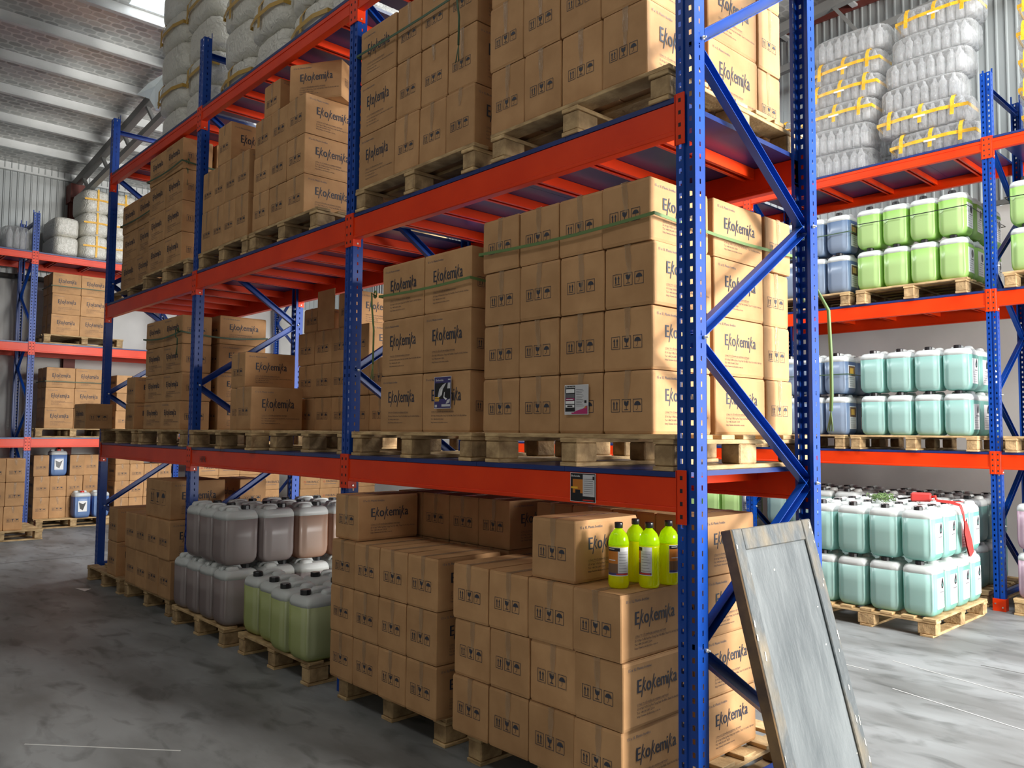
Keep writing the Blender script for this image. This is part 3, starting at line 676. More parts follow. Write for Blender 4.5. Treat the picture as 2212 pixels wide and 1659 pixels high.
# --- far left rack loads (front face at x = -12.55, columns run along y)
XC = -12.53
pallet(XC-1.02, XC+.02, .48, 1.67, D2, 'pallet on the upper shelf of the far left rack', swap=True)
g = 'cartons on the far left rack'
stack('far left rack upper shelf', g, [.58, 1.0, 1.42], XC-.01, .27, T2, 3, .335, 'y', '', axis='y', tape=False)
stack('far left rack upper shelf', g, [.58, 1.0, 1.42], XC-.30, .27, T2, 3, .335, 'y', 'rear ', axis='y', tape=False)
pallet(XC-1.02, XC+.02, .42, 1.5, D1, 'pallet on the middle shelf of the far left rack', swap=True)
stack('far left rack middle shelf', g, [.55, .97, 1.39], XC-.01, .27, T1, 3, .325, 'y', '', axis='y', tape=False)
stack('far left rack middle shelf', g, [.55, .97, 1.39], XC-.30, .27, T1, 3, .325, 'y', 'rear ', axis='y', tape=False)
pallet(XC-1.02, XC+.02, 1.56, 2.5, D1, 'middle shelf pallet of far left rack, behind the end post', swap=True)
stack('far left rack, beyond end post', g, [1.60, 1.85, 2.10, 2.35], XC-.01, .42, T1, 3, .30, 'x', '', axis='y', tape=False)
pallet(XC-1.02, XC+.06, .47, 1.55, 0, 'floor pallet under the far left rack, blue cans on it', swap=True)
stack('far left rack floor', g, [.47, .70, .94, 1.18], XC-.14, .40, PT, 2, .335, 'x', '', axis='y')
stack('far left rack floor', g, [.45, .672], XC-.15, .40, PT+.67, 1, .335, 'x', 'left upper ', axis='y')
stack('far left rack floor', g, [.965, 1.185], XC-.15, .40, PT+.67, 1, .335, 'x', 'middle upper ', axis='y')
stack('far left rack floor', g, [1.20, 1.43], XC-.20, .40, PT, 3, .335, 'x', 'right ', axis='y')
pallet(-12.3, -11.2, -.75, .30, 0, 'floor pallet at the left edge, stacked with cartons', swap=True)
stack('left edge floor', g, [-.66, -.42, -.18, .06], -11.30, .42, PT, 3, .335, 'x', '', axis='y')
pallet(XC-1.02, XC+.02, 1.60, 2.555, 0, 'floor pallet under far left rack beyond the end post', swap=True)
stack('far left rack floor, beyond end post', g, [1.64, 1.87, 2.10, 2.33, 2.555], XC-.05, .42, PT, 4, .28, 'x', '', axis='y')
pallet(XC-1.02, XC+.02, 2.95, 4.7, 0, 'long floor pallet under the far left rack', swap=True)
stack('far left rack floor, second bay', g, [3.0, 3.4, 3.8, 4.2, 4.6], XC-.05, .27, PT, 3, .30, 'y', '', axis='y', tape=False, kind='fire')
pallet(XC-.96, XC+.02, 5.02, 6.78, 0, 'floor pallet in the far back corner', swap=True)
stack('far back corner', 'red-ringed cartons in the far back corner', [5.03, 5.46, 5.89, 6.32, 6.75], XC-.05, .27, PT, 4, .28, 'y', '', axis='y', tape=False, kind='fire')

# ------------------------------------------------------------------ jerrycans
def superel(hx, hy, n, z, p=5.0, groove=0, top=1):
    r = []
    for k in range(n):
        t = 2*PI*k/n; c, s_ = math.cos(t), math.sin(t)
        x = hx*abs(c)**(2/p)*(1 if c >= 0 else -1); y = hy*abs(s_)**(2/p)*(1 if s_ >= 0 else -1)
        if groove:
            if .60 < abs(x)/hx < .80 and abs(y) > hy*.9: y *= 1-groove
            if .60 < abs(y)/hy < .80 and abs(x) > hx*.9: x *= 1-groove
        r.append((x, y, z))
    return r
CANM = {}
def can_meshes(liq, fill=.335):
    if liq in CANM: return CANM[liq]
    hx, hy = .127, .140; n = 56
    prof = [(0, .70), (.008, .81), (.025, .91), (.05, .975), (.09, 1), (.2, .995), (fill, 1)]
    body = MB(); g = lambda z: .045 if .04 < z < .36 else 0
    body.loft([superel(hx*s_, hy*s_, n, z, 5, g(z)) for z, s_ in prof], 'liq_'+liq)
    up = [(fill, 1), (.362, .985), (.380, .93), (.392, .86), (.399, .76)]
    body.loft([superel(hx*s_, hy*s_, n, z, 5, g(z)) for z, s_ in up], 'canwhite')
    for (cx, cy, w, d) in ((-.06, .055, .035, .045), (.06, .055, .035, .045)):
        body.loft([[(cx+x, cy+y, z) for x, y, z in superel(w*s_, d*s_, 16, z, 3)] for z, s_ in ((.385, 1.15), (.412, 1), (.424, .8), (.427, .4))], 'canwhite')
    body.cyl((0, -.075), .030, .39, .408, 'canwhite', 14)
    hd = MB(); hd.tube([(0, -.035, .392), (0, -.02, .418), (0, .02, .423), (0, .07, .423), (0, .10, .412), (0, .115, .39)], .013, 'canwhite', 8)
    cp = MB()
    A = lambda rr, z: [(rr*math.cos(2*PI*k/20)*(1 if k % 2 else .95), -.075+rr*math.sin(2*PI*k/20)*(1 if k % 2 else .95), z) for k in range(20)]
    cp.loft([A(.030, .398), A(.034, .400), A(.034, .427), A(.030, .432)], 'black', smooth=False)
    lb = MB(); X = hx+.0012; y0, y1 = -.075, .075
    lb.box((X-.004, y0, .06), (X, y1, .30), 'white')
    if liq in ('bluegrey',):
        lb.box((X, y0+.005, .19), (X+.0006, y1-.005, .29), 'card_in'); lb.box((X+.0006, y0+.03, .21), (X+.001, y1-.04, .27), 'yellow')
    elif liq == 'lime':
        lb.add([(X+.0008, y1-.045+.03*math.cos(a), .245+.04*math.sin(a)) for a in [2*PI*i/12 for i in range(12)]], [tuple(range(12))], 'black')
    else:
        dp = [(.012, .060), (.022, .03), (.028, .0), (.020, -.024), (0, -.032), (-.020, -.024), (-.026, 0), (-.012, .03)]
        lb.add([(X+.0008, .035+a, .245+b) for a, b in dp], [tuple(range(8))], 'black'); lb.add([(X+.0012, .035+a*.5, .240+b*.4) for a, b in dp], [tuple(range(8))], 'liq_greyteal')
    for i in range(5): lb.box((X, y0+.02, .08+.022*i), (X+.0006, y1-.02-.012*(i % 3), .0825+.022*i), 'inkgrey')
    lb.box((X, y0+.06, .185), (X+.0006, y1-.01, .192), 'inkgrey')
    CANM[liq] = (body.mesh('can_body'), hd.mesh('handle'), cp.mesh('cap'), lb.mesh('label_sheet')); return CANM[liq]
COLN = dict(teal='teal', bluegrey='slate blue', lime='lime green', brown='brownish grey', amber='amber', yellowgreen='yellow-green', blue='blue', pink='pale pink', greyteal='grey-green')
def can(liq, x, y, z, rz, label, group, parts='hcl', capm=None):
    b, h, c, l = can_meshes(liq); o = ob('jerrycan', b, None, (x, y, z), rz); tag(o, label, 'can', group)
    if 'h' in parts: ob('handle', h, o)
    if 'c' in parts:
        cc = ob('cap', c, o)
    if 'l' in parts: ob('label_sheet', l, o)
    return o
CH = .434
def cans(liq, desc, x_left, n, y0, rows, z, layers, px=.265, py=.285, vis=None, parts='hcl', rzb=0):
    for lay in range(layers):
        for i in range(n):
            for j in range(rows):
                if vis and not vis(i, j, lay): continue
                lab = '%s can, %s layer, %s from left, %s row, %s' % (COLN[liq], 'top' if lay == layers-1 and layers > 1 else ('lower' if layers > 1 else 'single'), ORD[i], ('front' if j == 0 else ORD[j]), desc)
                can(liq, x_left+px*(i+.5)+random.uniform(-.003, .003), y0+py*(j+.5), z+lay*CH, rzb+random.uniform(-.02, .02), lab, '%s cans, %s' % (COLN[liq], desc), parts if (i == n-1 or 'l' not in parts) else parts.replace('l', ''))
edge = lambda n: (lambda i, j, lay: j == 0 or i == n-1)
pallet(-1.94, -.74, 5.60, 6.72, D1, 'back wall rack middle shelf pallet of teal cans')
cans('teal', 'middle shelf', -1.85, 4, 5.61, 3, T1, 2, vis=edge(4))
pallet(-3.05, -2.0, 5.60, 6.72, D1, 'back wall rack middle shelf pallet of slate blue cans')
cans('bluegrey', 'middle shelf', -3.03, 4, 5.61, 3, T1, 2, vis=edge(4))
pallet(-1.86, -.80, 5.60, 6.72, D2, 'back wall rack upper shelf pallet of lime cans')
cans('lime', 'upper shelf', -1.86, 4, 5.61, 4, T2, 2, vis=edge(4))
pallet(-3.0, -1.92, 5.60, 6.72, D2, 'back wall rack upper shelf pallet of slate blue cans')
cans('bluegrey', 'upper shelf', -2.98, 4, 5.61, 3, T2, 2, vis=edge(4))
pallet(-.50, .60, 5.60, 6.72, D2, 'back wall rack upper shelf pallet at the right frame edge')
cans('lime', 'upper shelf at frame edge', -.46, 3, 5.62, 2, T2, 2)
pallet(-.53, .60, 5.60, 6.72, D1, 'back wall rack middle shelf pallet at the right frame edge')
cans('teal', 'middle shelf at frame edge', -.30, 2, 5.62, 1, T1, 1)
pallet(-.48, .62, 5.55, 6.65, 0, 'floor pallet of pink cans at the right frame edge')
cans('pink', 'right frame edge', -.46, 3, 5.56, 2, PT, 2)
pallet(-1.72, -.62, 4.13, 5.35, 0, 'floor pallet of teal cans standing in the aisle', swap=True)
cans('teal', 'aisle pallet', -1.70, 4, 4.15, 4, PT, 2, px=.2665, py=.292, vis=lambda i, j, l: l == 1 or j == 0 or i == 3)
pallet(-1.85, -.72, 5.72, 6.80, 0, 'floor pallet under the back rack, behind the aisle pallet')
cans('greyteal', 'under back rack', -1.84, 4, 5.74, 3, PT, 2, vis=lambda i, j, l: l == 1 or j == 0 or i == 3, parts='hc')
pallet(-3.02, -1.92, 5.72, 6.80, 0, 'floor pallet under the back rack, left part')
cans('greyteal', 'under back rack, left pallet', -3.0, 4, 5.74, 3, PT, 2, vis=lambda i, j, l: l == 1 or j == 0, parts='hc')
pallet(-4.35, -3.22, 5.62, 6.70, 0, 'floor pallet of lime cans seen through the near rack')
cans('lime', 'floor behind near rack', -4.32, 4, 5.63, 2, PT, 2)
# brown and yellow-green cans under the near rack
pallet(-5.005, -3.965, -.13, .98, 0, 'floor pallet of brown cans in the middle bay')
for lay in range(2):
    for i in range(4):
        for j in range(4):
            if lay == 1 and i == 0: continue
            x = -4.868+.262*i+.02*j+(.0 if lay == 0 else -.03)
            lab = 'brownish grey can, %s layer, %s from left, %s row' % (('lower', 'upper')[lay], ORD[i], 'front' if j == 0 else ORD[j])
            can('brown' if not (j > 1 and i == 3 and lay == 1) else 'amber', x, -.0+.288*j, PT+lay*CH, PI+random.uniform(-.03, .03), lab, 'brown cans in the middle bay', 'hc')
pallet(-3.80, -2.77, -.10, 1.0, 0, 'floor pallet of yellow-green cans in the middle bay')
YG = [(-3.68, .06), (-3.41, .05), (-3.145, -.0), (-2.88, .0), (-3.40, .36), (-3.12, .36), (-2.84, .36), (-3.30, .66), (-3.03, .66)]
YN = ['leftmost of the front row', 'second in the front row', 'third in the front row', 'rightmost of the front row', 'left in second row', 'middle of second row', 'right in second row', 'left in last row', 'right in last row']
for (x, y), nme in zip(YG, YN):
    can('yellowgreen', x, y, PT, random.uniform(-.1, .1), 'yellow-green can with black cap, %s' % nme, 'yellow-green cans in the middle bay', 'hc')
# blue cans with red caps, far left
RC = MB(); A = lambda rr, z: [(rr*math.cos(2*PI*k/16), -.075+rr*math.sin(2*PI*k/16), z) for k in range(16)]
RC.loft([A(.029, .402), A(.031, .404), A(.031, .424), A(.027, .429)], 'redcap'); RCM = RC.mesh('cap')
FG = MB(); FG.box((-.07, -.143, .10), (.06, -.1412, .27), 'white'); FG.add([(-.06, -.1438, .25), (-.045, -.1438, .15), (.0, -.1438, .12), (.03, -.1438, .2), (.045, -.1438, .25), (.0, -.1438, .22)], [(0, 1, 2, 3, 4, 5)], 'black'); FGM = FG.mesh('label_sheet')
for (x, y, z, nme) in ((XC-.28, .818, PT+.67, 'standing on the cartons of the far left rack'), (XC-.02, 1.12, PT, 'front left on the floor pallet, far left rack'), (XC-.02, 1.40, PT, 'half behind the end post, far left rack floor'), (-11.1, -.03, PT+.34, 'cut by the left edge of the photo')):
    if nme.startswith('cut'): continue
    b, h, c, l = can_meshes('blue'); o = ob('jerrycan', b, None, (x, y, z), PI/2); tag(o, 'blue can with red cap '+nme, 'can', 'blue cans with red caps'); ob('handle', h, o); ob('cap', RCM, o); ob('label_sheet', FGM, o)

# ------------------------------------------------------------------ bundles of empty bottles in film
def pack_meshes(lx, ly, lz, seed, film, tape, inner=True):
    rnd = random.Random(seed); mb = MB(); nu, nv = 56, 12; rings = []
    for j in range(nv+1):
        t = j/nv; z = lz*(.5-.5*math.cos(PI*t)) if False else lz*t
        e = min(1, (1-(2*t-1)**6)**.5+.0); sc = .80+.20*e; r = []
        for k in range(nu):
            a = 2*PI*k/nu; c, s_ = math.cos(a), math.sin(a); p = 4.2
            x = lx/2*abs(c)**(2/p)*(1 if c >= 0 else -1); y = ly/2*abs(s_)**(2/p)*(1 if s_ >= 0 else -1)
            bmp = .007*math.sin(x*2*PI/.085)+.007*math.sin(y*2*PI/.085)+rnd.uniform(-.006, .006) if inner else .012*math.sin(a*3+seed)+rnd.uniform(-.002, .002)
            r.append((x*(sc+bmp), y*(sc+bmp*1.5), z+rnd.uniform(-.006, .006)))
        rings.append(r)
    mb.loft(rings, film); out = [('film_wrap', mb.mesh('film_wrap'))]
    if inner:
        ib = MB(); nx, ny = max(2, int(lx*.88/.088)), max(1, int(ly*.86/.088))
        pr = [(.0, .036), (.03, .040), (.30, .040), (.55, .036), (.60, .040), (.74, .038), (.86, .020), (1.0, .014)]
        hb = lz*.92
        for a in range(nx):
            for b in range(ny):
                if 0 < a < nx-1 and 0 < b < ny-1: continue
                cx, cy = (a-(nx-1)/2)*.088, (b-(ny-1)/2)*.088; tx, ty = rnd.uniform(-.012, .012), rnd.uniform(-.012, .012); n = 8
                ib.loft([[(cx+tx*t+rr*math.cos(2*PI*k/n), cy+ty*t+rr*math.sin(2*PI*k/n), .012+hb*t) for k in range(n)] for t, rr in pr], 'pet')
        out.append(('bottles', ib.mesh('bottles')))
    if tape:
        tp = MB(); e = .006; TC = 'yellow' if inner else 'tan_tape'
        def loop(axis, pos, w, span):
            if axis == 'h':     # horizontal strip across the front and ends
                z = lz*pos; pts = [(-lx/2*.97-e, ly*.2, z-.02), (-lx/2*.94-e, -ly/2*.90-e, z-.005), (-lx*.2, -ly/2-.012-e, z), (lx*.2, -ly/2-.012-e, z+.006), (lx/2*.94+e, -ly/2*.90-e, z), (lx/2*.97+e, ly*.2, z)]
                for p, q in zip(pts[:-1], pts[1:]): tp.bar(p, q, .003, w, TC)
            else:
                x = lx*pos; pts = [(x, -ly*.3, lz+.008), (x+.004, -ly/2*.90-.004, lz*.97), (x, -ly/2-.016, lz*.75), (x-.006, -ly/2-.016, lz*span)]
                for p, q in zip(pts[:-1], pts[1:]): tp.bar(p, q, w, .003, TC, (0, -1, .3))
        loop('h', .52, .034, 1)
        for pos in (tape if isinstance(tape, tuple) else (-.33, 0, .33)): loop('v', pos, .036, .2)
        if inner: tp.box((-.06, -ly/2-.021, lz*.42), (.05, -ly/2-.018, lz*.49), 'white')
        out.append(('yellow_tape', tp.mesh('yellow_tape')))
    return out
PK = {}
def pack(x, y, z, lx, ly, lz, label, group, film='film', tape=True, rz=0, inner=True, tilt=0, seed=0):
    key = (lx, ly, lz, seed, film, tape, inner)
    if key not in PK: PK[key] = pack_meshes(lx, ly, lz, seed, film, tape, inner)
    e = empty('bottle_bundle', (x, y, z), rz, label, 'bottle bundle', group); e.rotation_euler[1] = tilt
    for nme, me in PK[key]:
        o = ob(nme, me, e)
        if nme == 'bottles': o['kind'] = 'stuff'
    return e
g = 'bundles of empty bottles on the back wall rack'
BK = [ # x, y, z, lx, tape, label
 (-1.13, 5.92, 0.00, .84, True, 'taped bottle bundle lowest, beside the right post of the back rack'),
 (-1.22, 5.90, .265, .90, True, 'taped bottle bundle second up, beside the right post'),
 (-1.25, 5.95, .53, .80, None, 'untaped bottle bundle, third up beside the right post'),
 (-1.20, 5.98, .795, .82, None, 'untaped bottle bundle, fourth up beside the right post'),
 (-1.15, 6.0, 1.06, .80, None, 'untaped bottle bundle, fifth up beside the right post'),
 (-1.10, 6.0, 1.325, .80, True, 'taped bottle bundle highest, beside the right post'),
 (-2.16, 5.92, 0.00, .86, None, 'untaped bottle bundle lowest, in the middle of the back rack top'),
 (-2.12, 5.90, .265, .80, None, 'untaped bottle bundle, second up in the middle pile'),
 (-2.10, 5.92, .53, .82, True, 'taped bottle bundle third up in the middle pile'),
 (-2.05, 5.95, .795, .80, True, 'taped bottle bundle fourth up in the middle pile'),
 (-2.03, 6.0, 1.06, .80, True, 'taped bottle bundle fifth up in the middle pile'),
 (-1.99, 6.0, 1.325, .82, None, 'untaped bottle bundle highest, leaning above the middle pile'),
 (-2.83, 6.0, .0, .42, None, 'short bottle bundle lowest, seen behind the near rack end post'),
 (-2.82, 5.98, .265, .45, True, 'short taped bundle behind the rear post of the near rack'),
 (-2.81, 6.0, .53, .45, (-.15, .2), 'short taped bundle highest behind the rear post')]
for i, (x, y, z, lx, tp, lab) in enumerate(BK):
    pack(x, y, D3+.012+z, lx, .42, .254, lab, g, 'film', tp, random.uniform(-.03, .03), True, 0, i % 3)
for i in range(4):
    pack(-1.6+random.uniform(-.05, .05), 6.42, D3+.012+.265*i+.0, 1.0 if i else 1.0, .38, .254, 'bottle bundle in the rear row, %s up, back rack top' % ORD[i], g, 'film', None, 0, True, 0, 1)
for i in range(5):
    pack(.05+random.uniform(-.02, .02), 5.93, D3+.012+.265*i, .86, .42, .254, 'taped bottle bundle at the right frame edge, %s from bottom' % ORD[i], g, 'film', (-.40, 0, .33), 0, True, 0, i % 2)
# near rack top: milky bundles with tape
g = 'milky film bundles on the near rack top'
n = 0
for i, x in enumerate((-6.16, -5.47)):
    for j in range(6):
        xx = x+random.uniform(-.012, .012)-(0 if j < 3 else .03); yy = .35+random.uniform(-.02, .02)
        pack(xx-.0, yy, D3+.012+.32*j, .655, .48, .305, 'milky wrapped bundle, far bay top, %s column, %s up' % (ORD[i], ORD[j]), g, 'milky', (-.28,) if j % 2 else None, random.uniform(-.05, .05), False, 0, 3+(i+j) % 2)
for i, x in enumerate((-4.69, -4.06, -3.42, -2.92)):
    for j in range(4 if i < 3 else 3):
        xx = x+random.uniform(-.01, .01); yy = .34+random.uniform(-.02, .02)
        pack(xx, yy, D3+.012+.32*j, .595 if i < 3 else .34, .46, .305, 'milky wrapped bundle, middle bay top, %s column, %s up' % (ORD[i], ORD[j]), g, 'milky', None if (i+j) % 2 else (-.1,), random.uniform(-.04, .04), False, 0, 3+(i+j) % 2)
# torn bag corner hanging off the pile
m = MB(); pts = [(-6.52, 5.42), (-7.05, 5.44), (-7.35, 5.42), (-7.66, 5.38), (-7.41, 5.27), (-7.22, 5.09), (-7.05, 5.02), (-6.52, 5.10), (-6.515, 5.30)]
vs = [(x, .30+.04*math.sin(i*1.7), z) for i, (x, z) in enumerate(pts)]+[(x+.01, .33+.04*math.sin(i*1.7), z) for i, (x, z) in enumerate(pts)]+[(-7.05, .26, 5.28), (-7.05, .37, 5.28)]; k = len(pts)
m.add(vs, [(i, (i+1) % k, 2*k) for i in range(k)]+[(k+(i+1) % k, k+i, 2*k+1) for i in range(k)]+[(i, (i+1) % k, k+(i+1) % k, k+i) for i in range(k)], 'canwhite'); o = ob('plastic_sheet', m); tag(o, 'torn white plastic sheet hanging off the left side of the bundle pile', 'plastic sheet')
# far left rack top
g = 'wrapped bundles on the far left rack'
for j in range(2): pack(XC-.46, .77, D3+.012+.315*j, .9, .40, .308, 'white wrapped bundle without tape, %s of two, far left rack' % ('lower', 'upper')[j], g, 'milky', None, 0, False, 0, 9)
def cross_pack(y, z, label):
    e = pack(XC-.42, y, z, .85, .42, .385, label, g, 'milky', None, 0, False, 0, 7)
    m = MB(); X = .445; m.bar((X-.02, -.20, .20), (X, 0, .205), .003, .03, 'yellow'); m.bar((X, 0, .205), (X-.02, .2, .20), .003, .03, 'yellow'); m.bar((X-.01, 0, .38), (X, .0, .2), .03, .003, 'yellow', (1, 0, 0)); m.bar((X, 0, .2), (X-.02, 0, .02), .03, .003, 'yellow', (1, 0, 0)); ob('yellow_tape', m, e)
for j in range(3): cross_pack(1.20, D3+.012+.39*j, 'white bundle with yellow tape cross, %s of the left column' % ('bottom', 'middle', 'top')[j])
for j in range(3): cross_pack(1.63, D3+.012+.39*j, 'white bundle with yellow tape cross, %s of the right column' % ('bottom', 'middle', 'top')[j])
for j, y in enumerate((-.32, .08)): pack(XC-.35, y, D3+.012, .60, .38, .36, 'clear wrapped bundle at the left frame edge, %s one' % ('left', 'right')[j], g, 'film', None, 0, True, 0, 2)

# ------------------------------------------------------------------ neon bottles
M['purple'] = mat('poster_purple', (.05, .04, .16), .4); M['magenta'] = mat('poster_magenta', (.45, .03, .15), .4); M['paper'] = mat('poster_grey', (.6, .6, .62), .4); M['amberp'] = mat('poster_orange', (.55, .18, .02), .4)
def bottle_parts():
    n = 20; A = lambda r, z: [(r*math.cos(2*PI*k/n), r*math.sin(2*PI*k/n), z) for k in range(n)]
    b = MB(); b.loft([A(r, z) for r, z in ((.030, .004), (.038, 0), (.0425, .012), (.043, .03), (.0415, .06), (.0415, .160), (.043, .172))], 'neon')
    b.loft([A(r, z) for r, z in ((.043, .172), (.0425, .186), (.039, .204), (.032, .220), (.021, .232), (.0145, .238), (.0145, .246))], 'neontop')
    c = MB(); c.loft([A(r, z) for r, z in ((.0165, .242), (.0175, .244), (.0175, .262), (.016, .266))], 'black')
    l = MB()
    def patch(a0, a1, z0, z1, r, mt, n_=8):
        vs = [(r*math.cos(a0+(a1-a0)*i/n_), r*math.sin(a0+(a1-a0)*i/n_), z) for z in (z0, z1) for i in range(n_+1)]
        l.add(vs, [(i, i+1, n_+2+i, n_+1+i) for i in range(n_)], mt, True)
    patch(-2.25, .25, .050, .166, .0424, 'white', 16); patch(-2.22, -.95, .100, .150, .0426, 'amberp'); patch(-2.22, -.95, .062, .100, .0426, 'card_in'); patch(-2.22, -.75, .150, .164, .0426, 'black')
    patch(-2.22, .2, .053, .062, .0426, 'purple', 14); patch(-1.1, .1, .055, .060, .0428, 'redcap'); patch(-.95, .22, .062, .150, .0426, 'paper')
    patch(-2.0, -1.2, .112, .1155, .0428, 'white'); patch(-2.0, -1.3, .157, .160, .0428, 'white')
    for j in range(7): patch(-.85, .1-.12*(j % 3), .068+.0115*j, .0695+.0115*j, .0428, 'inkgrey')
    return b.mesh('bottle_body'), c.mesh('cap'), l.mesh('label_sheet')
bb, bc, bl = bottle_parts()
for (x, y, rz, lab) in ((-.392, .008, 0, 'neon yellow bottle, leftmost of four, dark label facing front'), (-.432, .17, 2.2, 'neon yellow bottle standing behind the other three'), (-.312, .11, -.9, 'neon yellow bottle, third of four, yellowish back label'), (-.300, .228, 1.35, 'neon yellow bottle nearest the blue post, white label edge')):
    o = ob('bottle', bb, None, (x, y, PT+.801), rz); tag(o, lab, 'bottle', 'four neon bottles on the cartons'); ob('cap', bc, o); ob('label_sheet', bl, o)

# ------------------------------------------------------------------ posters
def poster(name, loc, w, h, label, bg, blocks, texts, parent_rz=0, shapes=()):
    m = MB(); m.box((0, -.0012, 0), (w, 0, h), 'white')
    k = Ink(); k.rect(.002, .002, w-.002, h-.002, bg)
    for (x0, y0, x1, y1, mn) in blocks: k.poly([(x0*w, y0*h), (x1*w, y0*h), (x1*w, y1*h), (x0*w, y1*h)], mn)
    for ps_, mn in shapes: k.poly([(x*w, y*h) for x, y in ps_], mn)
    for (t, x, y, s_, mn) in texts: k.text(t, x*w, y*h, s_, mn, .0002)
    k2 = k.items; 
    for i, (pts, fs, mn) in enumerate(k2): m.add([(x, -.0016-i*.00006, y) for x, y in pts], fs, mn)
    o = ob(name, m, None, loc, parent_rz); tag(o, label, 'poster'); return o
def poly_blocks(*ps): return ps
poster('product_poster', (-1.665, .004, T1+.125), .145, .17, 'dark blue car care poster taped over a carton logo', 'purple',
       [(.04, .30, .96, .80, 'black'), (.04, .28, .32, .31, 'yellow'), (.04, .33, .30, .36, 'yellow'), (.04, .23, .30, .26, 'yellow'), (.45, .06, .95, .13, 'paper'), (.82, .88, .96, .92, 'paper'), (.05, .04, .18, .12, 'paper')], [('Ekokemika', .10, .86, .015, 'white')],
       shapes=[([(.22, .36), (.30, .60), (.50, .74), (.72, .80), (.52, .60), (.46, .42), (.34, .36)], 'paper'), ([(.34, .42), (.46, .44), (.50, .60), (.40, .60)], 'white'), ([(.56, .34), (.60, .50), (.64, .52), (.62, .36), (.78, .30), (.70, .26)], 'white'), ([(.70, .14), (.92, .18), (.95, .30), (.78, .26)], 'paper'), ([(.78, .62), (.95, .62), (.96, .80), (.82, .80)], 'paper'), ([(.33, .66), (.40, .80), (.50, .82), (.46, .70)], 'black')])
poster('product_poster', (-.700, .004, T1+.083), .142, .132, 'white and magenta poster with a product canister on a carton end', 'paper',
       [(.03, .10, .45, .97, 'black'), (.05, .56, .42, .70, 'inkgrey'), (.05, .48, .42, .55, 'magenta'), (.05, .36, .42, .46, 'white'), (.05, .24, .42, .33, 'white'), (.12, .26, .34, .31, 'black'), (.07, .73, .42, .86, 'white'), (.84, .38, .93, .47, 'black'), (.08, .50, .36, .525, 'white'), (.3, .03, .97, .07, 'magenta')] +
       [(.5, .28+.055*i, .82-.04*(i % 3), .29+.055*i, 'inkgrey') for i in range(11)], [('Ekokemika', .07, .90, .012, 'white')],
       shapes=[([(.30, .02), (.97, .02), (.97, .30), (.80, .20), (.50, .12)], 'magenta'), ([(.84, .20), (.93, .22), (.93, .28), (.86, .26)], 'amberp')])
poster('product_poster', (-.655, -.0045, Z1-.128), .148, .125, 'black and orange poster stuck on the orange beam near the post', 'black',
       [(.10, .3, .5, .78, 'amberp'), (.5, .2, .96, .95, 'paper'), (.03, .45, .3, .52, 'yellow'), (.2, .3, .4, .42, 'black'), (.88, .78, .95, .9, 'black'), (.5, .05, .92, .09, 'redcap')]+[(.54, .3+.07*i, .9, .312+.07*i, 'inkgrey') for i in range(8)], [('Ekokemika', .04, .86, .012, 'white')])
m = MB(); k = Ink(); k.text('HFR', 0, 0, .07, 'primer', .0008)
k.put(m, lambda x, y, d: (x, -.0008-d, y)); o = ob('beam_marking', m, None, (-4.83, -.0045, Z1-.095)); tag(o, 'faint dark HFR lettering on the orange beam of the middle bay', 'lettering')

# ------------------------------------------------------------------ straps
def strap(label, x0, x1, y0, y1, z, mat_='strap', sag=.02, tail=None, w=.014, full=True):
    m = MB(); e = .006; P = []
    cs = [(x0-e, y0-e), (x1+e, y0-e), (x1+e, y1+e), (x0-e, y1+e), (x0-e, y0-e)]
    for (a, b), (c, d) in zip(cs[:-1], cs[1:]):
        for i in range(5):
            t = i/5; P.append((a+(c-a)*t, b+(d-b)*t, z-sag*math.sin(PI*t)))
    P.append((*cs[-1], z)); m.ribbon(P, w, .003, mat_)
    if tail:
        tx, ty, ln = tail; m.tube([(tx, ty-.012, z), (tx-.01, ty-.04, z+.02), (tx-.015, ty-.035, z-.05), (tx-.01, ty-.022, z-ln*.5), (tx-.015, ty-.02, z-ln)], .006, mat_, 6)
        for i in range(4): m.tube([(tx-.015, ty-.02, z-ln), (tx-.02+.012*(i-1.5), ty-.02-.006*(i % 2), z-ln-.09)], .0025, mat_, 5)
        m.tube([(tx+.015*math.cos(a), ty-.022, z+.012+.02*math.sin(a)) for a in [2*PI*i/8 for i in range(8)]], .005, mat_, 5, True)
    o = ob('strap', m); tag(o, label, 'strap', 'pallet straps'); return o
strap('bright green strap around the top cartons by the nearest post', -1.29, -.20, -.0, 1.16, T1+3*.267+.10, sag=.015)
m = MB(); m.tube([(-.19, 1.17, 2.28), (-.10, 1.20, 2.30), (-.06, 1.23, 2.20), (-.055, 1.24, 1.95), (-.06, 1.25, 1.78), (-.065, 1.25, 1.70)], .009, 'strap', 7); m.tube([(-.17, 1.17, 2.27), (-.13, 1.19, 2.18), (-.15, 1.18, 2.12)], .009, 'strapdark', 7)
for i in range(4): m.tube([(-.065, 1.25, 1.70), (-.07+.01*(i-1.5), 1.25, 1.60)], .003, 'strap', 5)
tag(ob('strap_tail', m), 'green strap end hanging behind the nearest load, frayed at the tip', 'strap')
strap('green strap on the two-column logo load, loose end hanging at left', -2.20, -1.37, 0, .56, T1+2.45*.325, sag=.01, tail=(-2.22, .0, .40))
strap('green strap on the upper shelf load, short tail near its right', -2.499, -1.35, -.002, .89, T2+2.55*.335, 'strapdark', sag=.01, tail=(-1.45, 0, .30))
strap('dark strap on the far bay upper right load', -6.35, -5.44, -.004, .605, T2+3.2*.288, 'strapdark', sag=.02, tail=(-5.46, .08, .12))
strap('dark strap on the far bay upper left load', -7.512, -6.53, .105, .75, T2+2.3*.31, 'strapdark', sag=.015)
